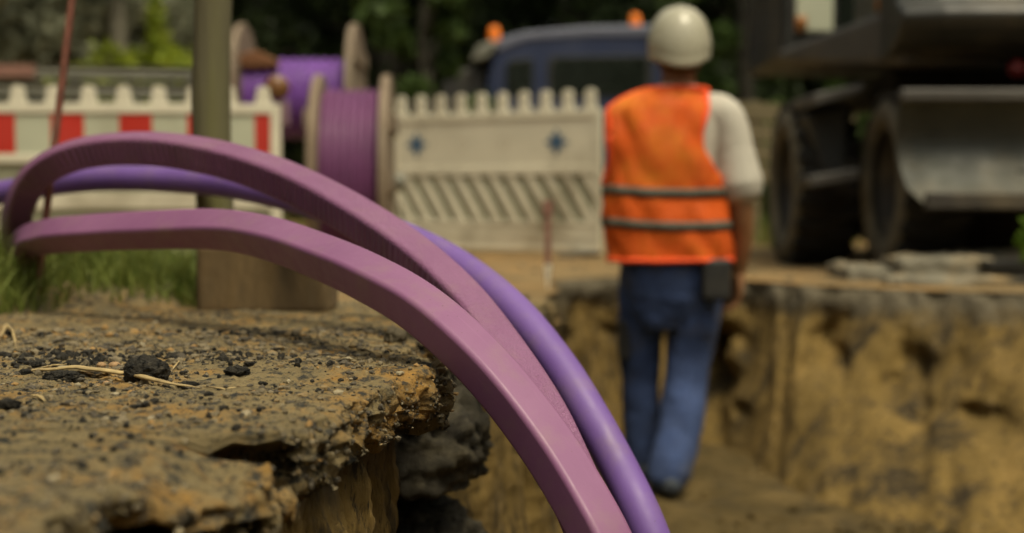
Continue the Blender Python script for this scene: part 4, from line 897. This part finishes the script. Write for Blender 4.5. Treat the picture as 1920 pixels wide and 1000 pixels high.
# ------------------------------------------------------------------ worker
SC = F/5.3
wx0, wz0 = 1255, 920
wk = thing('person', ((wx0-960)/SC, 5.3, -.865), 'worker seen from behind in an orange vest and white helmet, standing in the trench', 'person')
def wp(px, py, y=0.): return Vector(((px-wx0)/SC, y, (wz0-py)/SC))
class Org:
    """overlapping tapered limbs and ellipsoids in one mesh, fused into one skin"""
    def __init__(s): s.b = MB()
    def limb(s, pts, rad, n=20, flat=None):
        P = catmull([tuple(p)+(r,) for p, r in zip(pts, rad)], 8)
        rr_ = list(P[:, 3]); C = [Vector(q[:3]) for q in P]
        # round ends
        t0 = (C[0]-C[1]).normalized(); t1 = (C[-1]-C[-2]).normalized()
        pre = [(C[0]+t0*rr_[0]*math.sin(a), rr_[0]*math.cos(a)) for a in (1.45, 1.1, .6)]; post = [(C[-1]+t1*rr_[-1]*math.sin(a), rr_[-1]*math.cos(a)) for a in (.6, 1.1, 1.45)]
        C = [p for p, _ in pre]+C+[p for p, _ in post]; rr_ = [r for _, r in pre]+rr_+[r for _, r in post]
        n0 = len(s.b.v); s.b.tube(C, rr_, n)
        if flat:
            for i in range(n0, len(s.b.v)):
                x, y, z = s.b.v[i]; k_ = (i-n0)//n; c = C[min(k_, len(C)-1)]; s.b.v[i] = (c.x+(x-c.x)*flat[0], c.y+(y-c.y)*flat[1], z)
        return s
    def ell(s, c, r, sub_=3):
        V, Fc = ico(sub_); s.b.add([(c[0]+v[0]*r[0], c[1]+v[1]*r[1], c[2]+v[2]*r[2]) for v in V], [tuple(f) for f in Fc]); return s
    def loft(s, secs, n=32):   # (z, cx, cy, hw, hd)
        P = catmull(secs, 5); V = []
        for z, cx, cy, hw, hd in P:
            for k_ in range(n):
                a = 2*math.pi*k_/n; ca, sa = math.cos(a), math.sin(a); e = .8
                V.append((cx+hw*math.copysign(abs(ca)**e, ca), cy+hd*math.copysign(abs(sa)**e, sa), z))
        m = len(P); Fc = [tuple(f) for f in grid_faces(m, n, wrap=True)]+[tuple(reversed(range(n))), tuple(range((m-1)*n, m*n))]
        s.b.add(V, Fc); return s
    def build(s, name, m, parent, vox=.008, smooth=3, disp=None):
        o = s.b.build(name, m, parent, smooth=True)
        r_ = o.modifiers.new('fuse', 'REMESH'); r_.mode = 'VOXEL'; r_.voxel_size = vox; r_.use_smooth_shade = True
        sm_ = o.modifiers.new('smooth', 'SMOOTH'); sm_.iterations = smooth; sm_.factor = .5
        if disp:
            tx_ = bpy.data.textures.new(name+'_folds', 'CLOUDS'); tx_.noise_scale = disp[1]; tx_.noise_depth = 2
            d_ = o.modifiers.new('folds', 'DISPLACE'); d_.texture = tx_; d_.strength = disp[0]; d_.mid_level = .5; d_.texture_coords = 'LOCAL'
        return o
SH = wp(1362, 222, 0.0); EL = wp(1388, 385, -.02); WR = wp(1389, 512, .05)
LS = wp(1182, 222, .04); LE = Vector((LS.x-.0, .20, 1.12)); LW = Vector((-.02, .36, 1.10))
bd = Org()
bd.ell(wp(1271, 82, .0), (.078, .098, .118)); bd.ell(wp(1271, 118, .045), (.058, .07, .075))            # skull and jaw (faces away)
bd.ell(wp(1271, 96, .105), (.014, .02, .025), 2); bd.ell(wp(1271, 128, .095), (.028, .016, .018), 2)      # nose, mouth and chin
bd.ell(wp(1229, 100, .0), (.010, .022, .034), 2); bd.ell(wp(1313, 100, .0), (.010, .022, .034), 2)        # ears
bd.limb([wp(1271, 110, -.005), wp(1270, 150, -.015), wp(1266, 185, -.01)], [.060, .062, .078])
bd.loft([(.84, 0, 0, .155, .10), (1.0, -.01, 0, .16, .105), (1.2, -.02, 0, .165, .105), (1.36, -.02, 0, .18, .10), (1.44, -.01, 0, .15, .08), (1.49, 0, 0, .08, .06)])
bd.limb([SH+Vector((-.05, 0, .01)), SH, (SH+EL)/2, EL, (EL+WR)/2+Vector((.008, 0, 0)), WR], [.06, .058, .05, .043, .041, .029])
bd.limb([LS+Vector((.05, 0, .01)), LS, (LS+LE)/2, LE, (LE+LW)/2, LW], [.06, .056, .048, .042, .038, .028])
def hand(org, W0, d, side, palm_n, curl=.5):
    """W0 wrist, d direction of the hand, side = thumb side, palm_n = normal on the palm side"""
    d = d.normalized(); side = (side-d*side.dot(d)).normalized(); pn2 = d.cross(side); 
    if pn2.dot(palm_n) < 0: pn2 = -pn2
    for k_ in range(4): org.limb([W0+side*.006*(1.5-k_), W0+d*.045+side*.019*(1.5-k_), W0+d*.088+side*.0215*(1.5-k_)], [.020, .015, .0115], 10)
    for k_, L_ in enumerate((.068, .077, .071, .055)):
        b0 = W0+d*.086+side*.0215*(1.5-k_); dd = d.copy(); P_ = [b0]; rr_ = [.0095]
        for j, fr in enumerate((.45, .32, .25)):
            dd = (dd+pn2*(curl*(.5+.35*j))).normalized(); P_.append(P_[-1]+dd*L_*fr); rr_.append(.0088-.0009*j)
        org.limb(P_, rr_, 10)
    t0 = W0+d*.022+side*.026; dd = (d*.65+side*.75+pn2*.15).normalized(); t1 = t0+dd*.038; t2 = t1+(d*.9+side*.3+pn2*.3).normalized()*.03; t3 = t2+(d+pn2*.5).normalized()*.022
    org.limb([W0+side*.008, t0, t1, t2, t3], [.017, .015, .0115, .0105, .009], 10)
hand(bd, WR, Vector((-.05, .10, -1)), Vector((-.2, 1, .1)), Vector((-1, 0, 0)))
hand(bd, LW, Vector((.9, .3, .1)), Vector((0, 0, 1)), Vector((0, -1, 0)), .7)
LH, LK, LA = wp(1208, 505, .03), wp(1206, 700, .12), wp(1216, 868, .14)
RH, RK, RA = wp(1306, 505, .0), wp(1293, 690, .03), wp(1250, 880, -.12)
for a_, b_2, c_2 in ((LH, LK, LA), (RH, RK, RA)):
    bd.limb([a_, (a_+b_2)/2, b_2, (b_2+c_2)/2, c_2], [.085, .07, .055, .052, .037])
bd.build('body', m_skin, wk, vox=.0045, smooth=2)
# hair fringe under the helmet
hr = Org(); hr.loft([(wp(0, 138).z, wp(1271, 0).x, -.025, .066, .082), (wp(0, 122).z, wp(1271, 0).x, -.018, .080, .096), (wp(0, 100).z, wp(1271, 0).x, -.008, .084, .098), (wp(0, 80).z, wp(1271, 0).x, -.0, .082, .098)]); hr.build('hair', m_hair, wk, .006, 2)
# helmet
hc = wp(1271, 103, -.005)
mb = MB(); n_h = 56; prof_h = [(0., .190), (.22, .187), (.44, .177), (.64, .158), (.80, .130), (.91, .095), (.975, .055), (1.0, .01), (.985, -.022), (.965, -.040), (.985, -.050), (.97, -.066), (.93, -.072), (.90, -.066), (.92, -.03)]
V = []
for r_, z in prof_h:
    for k_ in range(n_h):
        a = 2*math.pi*k_/n_h; ca, sa = math.cos(a), math.sin(a)
        rdg = 1+.012*math.exp(-((ca)/.22)**2)*(1 if z > .02 else 0)
        pk = .05*max(0, sa)**3*(1 if z < 0 else 0)           # peak at the front, away from the camera
        zz = z*rdg+(.050*ca*ca*min(1, max(0, (.05-z)/.08)))+(.03*max(0, sa)*(1 if z < 0 else 0))
        V.append((hc.x+r_*.1195*ca, hc.y+r_*.145*sa+pk, hc.z+zz*(.93 if z > 0 else .9)))
mb.add(V, [tuple(f) for f in grid_faces(len(prof_h), n_h, wrap=True)]); hel = mb.build('helmet', m_helmet, wk, smooth=True)
ss = hel.modifiers.new('sub', 'SUBSURF'); ss.levels = 1; ss.render_levels = 1
# shirt with sleeves
sh = Org()
sh.loft([(.87, 0, 0, .178, .115), (1.0, -.01, 0, .18, .12), (1.2, -.018, 0, .182, .12), (1.34, -.02, 0, .20, .115), (1.42, -.01, 0, .185, .10), (1.475, .01, 0, .10, .075), (1.51, wp(1269, 0).x, -.01, .075, .07)])
sh.limb([SH+Vector((-.10, 0, .02)), SH+Vector((-.015, 0, .0)), SH*.62+EL*.38+Vector((.004, 0, 0)), SH*.24+EL*.76+Vector((.008, 0, 0))], [.075, .078, .076, .088])
sh.limb([LS+Vector((.08, 0, .02)), LS+Vector((.02, 0, .0)), LS*.5+LE*.5, LS*.2+LE*.8], [.075, .07, .068, .072])
shirt = sh.build('t_shirt', m_shirt, wk, .007, 6, (.007, .12))
# trousers
tr_ = Org()
tr_.loft([(.60, .0, .0, .10, .06), (.70, .01, .0, .165, .10), (.80, .0, .0, .178, .125), (.88, -.0, 0, .178, .12), (.93, -.0, 0, .172, .115)])
tr_.limb([LH+Vector((.005, 0, -.03)), (LH+LK)/2, LK, (LK*.4+LA*.6), LA+Vector((0, 0, -.015))], [.098, .088, .078, .073, .078])
tr_.limb([RH+Vector((.0, 0, -.03)), (RH+RK)/2+Vector((.01, 0, 0)), RK, (RK*.4+RA*.6)+Vector((.012, 0, 0)), RA+Vector((0, 0, -.0))], [.104, .098, .086, .082, .080])
trou = tr_.build('trousers', m_jeans, wk, .009, 4, (.018, .09))
# boots
for A_, nm in ((LA, 0), (RA, 1)):
    bt = Org(); fz = .045; bt.limb([Vector((A_.x, A_.y-.045, fz)), Vector((A_.x, A_.y+.05, fz)), Vector((A_.x-.01, A_.y+.17, fz-.008))], [.045, .046, .042], flat=(.95, 1)); bt.limb([Vector((A_.x, A_.y-.01, .05)), A_+Vector((0, 0, .04))], [.048, .052])
    bt.build('boot', m_boot, wk, .007, 2)
# vest shell
NA, NZ = 96, 46
secs = catmull([(.855, -.0, 0, .222, .142), (.93, -.004, 0, .222, .145), (1.02, -.014, 0, .228, .145), (1.12, -.022, 0, .216, .14), (1.24, -.030, 0, .212, .138), (1.34, -.036, 0, .215, .134), (1.415, -.034, 0, .208, .118), (1.458, -.014, 0, .158, .100), (1.478, .006, 0, .125, .090), (1.494, wp(1269, 0).x, -.005, .098, .082)], 6)
V = []; 
for i, (z, cx, cy, hw, hd) in enumerate(secs):
    for k_ in range(NA):
        a = 2*math.pi*k_/NA; ca, sa = math.cos(a), math.sin(a); e = .72
        fold = .014*float(pn(a*2.6+z*5, z*6, 1.))+.009*float(pn(a*6-z*9, z*5, 4.))
        hem = .012*float(pn(a*1.5, 9.))*(1 if i < 4 else 0)
        V.append((cx+(hw+fold)*math.copysign(abs(ca)**e, ca), cy+(hd+fold)*math.copysign(abs(sa)**e, sa), z+hem))
m_s = len(secs); Fc = []; trimF = []
for i in range(m_s-1):
    for k_ in range(NA):
        z = (secs[i][0]+secs[i+1][0])/2; a = 2*math.pi*(k_+.5)/NA
        # arm holes on both sides
        for ac in (0, math.pi):
            da = (a-ac+math.pi) % (2*math.pi)-math.pi
            if (da/(1.02 if ac == 0 else .62))**2+((z-1.32)/.170)**2 < 1: break
        else:
            Fc.append((i*NA+k_, i*NA+(k_+1) % NA, (i+1)*NA+(k_+1) % NA, (i+1)*NA+k_)); continue
vest = mesh_np('vest', V, Fc, m_vest, wk)
so = vest.modifiers.new('thick', 'SOLIDIFY'); so.thickness = .006; so.offset = 1
# trim band around arm holes, neck and hem; reflective tapes
def onvest(a, z, off):
    zs_ = [s_[0] for s_ in secs]; q = [float(np.interp(z, zs_, [s_[j] for s_ in secs])) for j in range(1, 5)]
    ca, sa = math.cos(a), math.sin(a); e = .72; fold = .014*float(pn(a*2.6+z*5, z*6, 1.))+.009*float(pn(a*6-z*9, z*5, 4.))
    return Vector((q[0]+(q[2]+fold+off)*math.copysign(abs(ca)**e, ca), q[1]+(q[3]+fold+off)*math.copysign(abs(sa)**e, sa), z))
for ac in (0, math.pi):
    P_ = [onvest(ac+(1.03 if ac == 0 else .63)*math.cos(u), 1.32+.172*math.sin(u), .006) for u in np.linspace(0, 2*math.pi, 49)]
    mb = MB(); mb.tube(P_, .0085, 8); mb.build('arm_hole_trim', m_trim, vest, smooth=True)
P_ = [onvest(u, 1.491, .004) for u in np.linspace(0, 2*math.pi, 49)]; mb = MB(); mb.tube(P_, .009, 8); mb.build('neck_trim', m_trim, vest, smooth=True)
P_ = [onvest(u, .862, .006)+Vector((0, 0, .012*float(pn(u*1.5, 9.)))) for u in np.linspace(0, 2*math.pi, 65)]; mb = MB(); mb.tube(P_, .009, 8); mb.build('hem_trim', m_trim, vest, smooth=True)
for zt in (1.112, .992):
    V = []; nn = 96
    for s_ in (0, 1, 2, 3):
        for k_ in range(nn):
            u = 2*math.pi*k_/nn; zz = zt-.006*math.cos(u)-.004*math.sin(u*3)
            V.append(onvest(u, zz+(.017 if s_ in (1, 2) else -.017), .0105 if s_ in (0, 1) else .004))
    f_ = []
    for s_ in range(4):
        for k_ in range(nn): f_.append((s_*nn+k_, s_*nn+(k_+1) % nn, ((s_+1) % 4)*nn+(k_+1) % nn, ((s_+1) % 4)*nn+k_))
    mesh_np('reflective_tape', V, f_, m_reflect, vest)
# tool pouch on the right hip and knee pocket
q = wp(1334, 525, -.135); mb = MB(); mb.box(q.x-.052, q.x+.052, q.y-.02, q.y+.05, q.z-.065, q.z+.085); mb.build('tool_pouch', m_black, wk, bevel=.015, seg=3)
q = wp(1169, 640, .07); mb = MB(); mb.box(q.x-.012, q.x+.03, q.y-.05, q.y+.07, q.z-.075, q.z+.075); mb.build('knee_pocket', m_black, wk, bevel=.012, seg=3)
wk.rotation_euler = (0, 0, 0)

# ------------------------------------------------------------------ trees and shrubs
def leaf_cloud(name, clumps, nper, size, matl, seed, parent):
    g = np.random.default_rng(seed); Ps = []
    for (c, r, wgt) in clumps:
        n = int(nper*wgt); d = g.normal(size=(n, 3)); d /= np.linalg.norm(d, axis=1)[:, None]; rad_ = g.random(n)**.45
        Ps.append(np.array(c)+d*rad_[:, None]*np.array(r))
    P = np.concatenate(Ps); n = len(P)
    a = g.normal(size=(n, 3)); a /= np.linalg.norm(a, axis=1)[:, None]; b = g.normal(size=(n, 3)); b -= a*(a*b).sum(1)[:, None]; b /= np.linalg.norm(b, axis=1)[:, None]
    s = (size*(.6+.8*g.random(n)))[:, None]
    V = np.stack([P-a*s, P+b*s*.5, P+a*s, P-b*s*.5], 1); Fc = np.arange(n*4).reshape(-1, 4)
    return mesh_np(name, V.reshape(-1, 3), Fc, matl, parent=parent, smooth=False)
def make_tree(name, H, spread, lf, bk, seed, label, group, nper=260, size=.085, lowest=.12, nclump=46, cat='tree', shape='round'):
    g = random.Random(seed); t_ = thing(name, (0, 0, 0), label, cat, 0, group)
    mb = MB(); mb.tube([(0, 0, 0), (.05, 0, H*.25), (-.03, .04, H*.55), (.02, 0, H*.9)], [H*.035, H*.027, H*.018, H*.005], 12)
    cl = []
    for i in range(nclump):
        f = lowest+(1-lowest)*((i+g.random())/nclump); a = g.random()*6.28
        wdt = spread*(math.sin(math.pi*min(1, .18+.80*f))**.7 if shape == 'round' else (1.02-f)) ; rr_ = wdt*(.35+.65*g.random())
        c = (rr_*math.cos(a), rr_*math.sin(a), H*f); s_ = spread*(.20+.22*g.random())
        cl.append((c, (s_, s_, s_*.75), .6+.8*g.random()))
        if i % 3 == 0: mb.tube([(0, 0, H*max(.1, f-.12)), (c[0]*.5, c[1]*.5, H*(f-.03)), c], [H*.012, H*.008, H*.003], 6)
    mb.build('trunk', bk, t_, smooth=True); leaf_cloud('crown', cl, nper, size, lf, seed, t_); return t_
LD = 'dark leafy tree of the blurred wood behind the site and the unseen ring added around it'
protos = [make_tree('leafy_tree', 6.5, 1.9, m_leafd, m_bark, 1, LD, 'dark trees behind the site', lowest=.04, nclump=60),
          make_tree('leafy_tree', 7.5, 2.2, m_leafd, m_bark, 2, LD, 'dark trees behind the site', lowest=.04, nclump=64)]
g = random.Random(4); first = [True, True]
spots = []
for row, (Yr, st) in enumerate(((19.5, 2.3), (22.5, 2.8), (27, 3.2))):
    x = -Yr*.42 if row else -1.4
    while x < Yr*.46: spots.append((x+g.uniform(-.4, .4), Yr+g.uniform(-.8, .8))); x += st
for k_ in range(20):  # unseen ring around the sides and camera, added to block low skylight
    a = R(38+k_*284/19); d_ = 9.5+g.uniform(0, 2.5); spots.append((d_*math.sin(a)+1., d_*math.cos(a)+1.5 if abs(d_*math.cos(a)) > 0 else 0))
for i, (x, y) in enumerate(spots):
    j = i % 2; o = protos[j] if first[j] else copy_tree(protos[j]); first[j] = False
    o.location = (x, y, -.15); s_ = g.uniform(.9, 1.2); o.scale = (s_, s_, s_); o.rotation_euler = (0, 0, g.random()*6.28)
def place(t_, px, Yd, z=-.15): q = at(px, 359, Yd); t_.location = (q.x, Yd, z)
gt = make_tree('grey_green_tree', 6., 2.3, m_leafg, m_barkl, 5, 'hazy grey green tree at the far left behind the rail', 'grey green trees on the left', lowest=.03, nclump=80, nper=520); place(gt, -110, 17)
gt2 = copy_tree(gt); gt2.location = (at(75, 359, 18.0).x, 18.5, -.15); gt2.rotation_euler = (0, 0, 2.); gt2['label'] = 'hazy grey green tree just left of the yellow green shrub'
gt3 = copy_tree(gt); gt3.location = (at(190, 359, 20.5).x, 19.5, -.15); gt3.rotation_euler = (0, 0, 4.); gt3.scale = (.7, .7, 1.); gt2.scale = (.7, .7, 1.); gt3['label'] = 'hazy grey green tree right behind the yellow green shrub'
place(make_tree('leafy_shrub', 3.1, .62, m_leafm, m_bark, 8, 'mid green bush standing left of the blue truck', 'green bushes around the truck', cat='bush', lowest=.02, nclump=30, size=.05), 800, 13.2)
b1 = make_tree('leafy_shrub', 3.4, .85, m_leafm, m_bark, 9, 'mid green bush between the helmet and the excavator cab', 'green bushes around the truck', cat='bush', lowest=.02, nclump=26, size=.05); place(b1, 1395, 13.5)
place(make_tree('leafy_shrub', 2.3, .55, m_leafm, m_bark, 12, 'low green bush seen under the excavator deck', 'green bushes around the truck', cat='bush', lowest=.02, nclump=20, size=.05), 1625, 13.5)
# yellow-green shrub with a spire
ys_ = thing('yellow_shrub', (0, 0, 0), 'bright yellow green shrub with one tall spire behind the grey rail', 'shrub')
cl = []; g = random.Random(3)
for i in range(46):
    x = g.uniform(-.55, .62); zz = 1.05+.42*(1-(x/.65)**2)*g.random()+.1*g.random(); cl.append(((x, g.uniform(-.25, .25), zz), (.13, .13, .12), 1))
for i in range(7): cl.append(((.13+.015*math.sin(i), 0, 1.35+i*.13), (.12-.012*i, .12-.012*i, .12), .8))
for i in range(20): cl.append(((g.uniform(-.4, .45), g.uniform(-.2, .2), g.uniform(.3, 1.0)), (.16, .16, .16), 1))
leaf_cloud('crown', cl, 90, .034, m_leafy, 6, ys_)
mb = MB()
for k_ in range(7): a = k_*.9; mb.tube([(0, 0, 0), (.12*math.cos(a), .1*math.sin(a), .6), (.35*math.cos(a), .15*math.sin(a), 1.2)], [.02, .014, .006], 8)
mb.tube([(0, 0, 0), (.1, 0, 1.2), (.13, 0, 2.1)], [.02, .014, .004], 8)
mb.build('stem', m_bark, ys_, smooth=True)
q = at(265, 359, 11.0); ys_.location = (q.x, 11.0, -.15)
# bare grey trunk left
bt_ = thing('bare_trunk', (at(207, 0, 16).x, 16.2, -.15), 'slender grey trunk above the yellow green shrub', 'tree'); mb = MB(); mb.tube([(0, 0, 0), (.03, 0, 2), (0, .02, 4.2), (.05, 0, 6.)], [.11, .095, .08, .05], 14); mb.build('trunk', m_barkl, bt_, smooth=True)
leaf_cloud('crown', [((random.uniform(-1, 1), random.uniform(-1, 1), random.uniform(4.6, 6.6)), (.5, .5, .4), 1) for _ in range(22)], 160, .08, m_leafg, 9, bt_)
# weed at the right edge
wd = thing('green_weed', (*at(1925, 480, 6.0)[:2], -.13), 'bright green weed at the right edge beside the slabs', 'plant')
leaf_cloud('leaves', [((0, 0, .17), (.05, .05, .10), 1), ((.03, 0, .24), (.04, .04, .05), .6)], 120, .02, leaf_mat('fresh_weed_green', (.10, .20, .02), (.18, .30, .04)), 4, wd)
mb = MB(); mb.tube([(0, 0, 0), (.0, 0, .12), (.01, 0, .22)], [.006, .005, .002], 8); mb.build('stem', m_bark, wd)
# far wood
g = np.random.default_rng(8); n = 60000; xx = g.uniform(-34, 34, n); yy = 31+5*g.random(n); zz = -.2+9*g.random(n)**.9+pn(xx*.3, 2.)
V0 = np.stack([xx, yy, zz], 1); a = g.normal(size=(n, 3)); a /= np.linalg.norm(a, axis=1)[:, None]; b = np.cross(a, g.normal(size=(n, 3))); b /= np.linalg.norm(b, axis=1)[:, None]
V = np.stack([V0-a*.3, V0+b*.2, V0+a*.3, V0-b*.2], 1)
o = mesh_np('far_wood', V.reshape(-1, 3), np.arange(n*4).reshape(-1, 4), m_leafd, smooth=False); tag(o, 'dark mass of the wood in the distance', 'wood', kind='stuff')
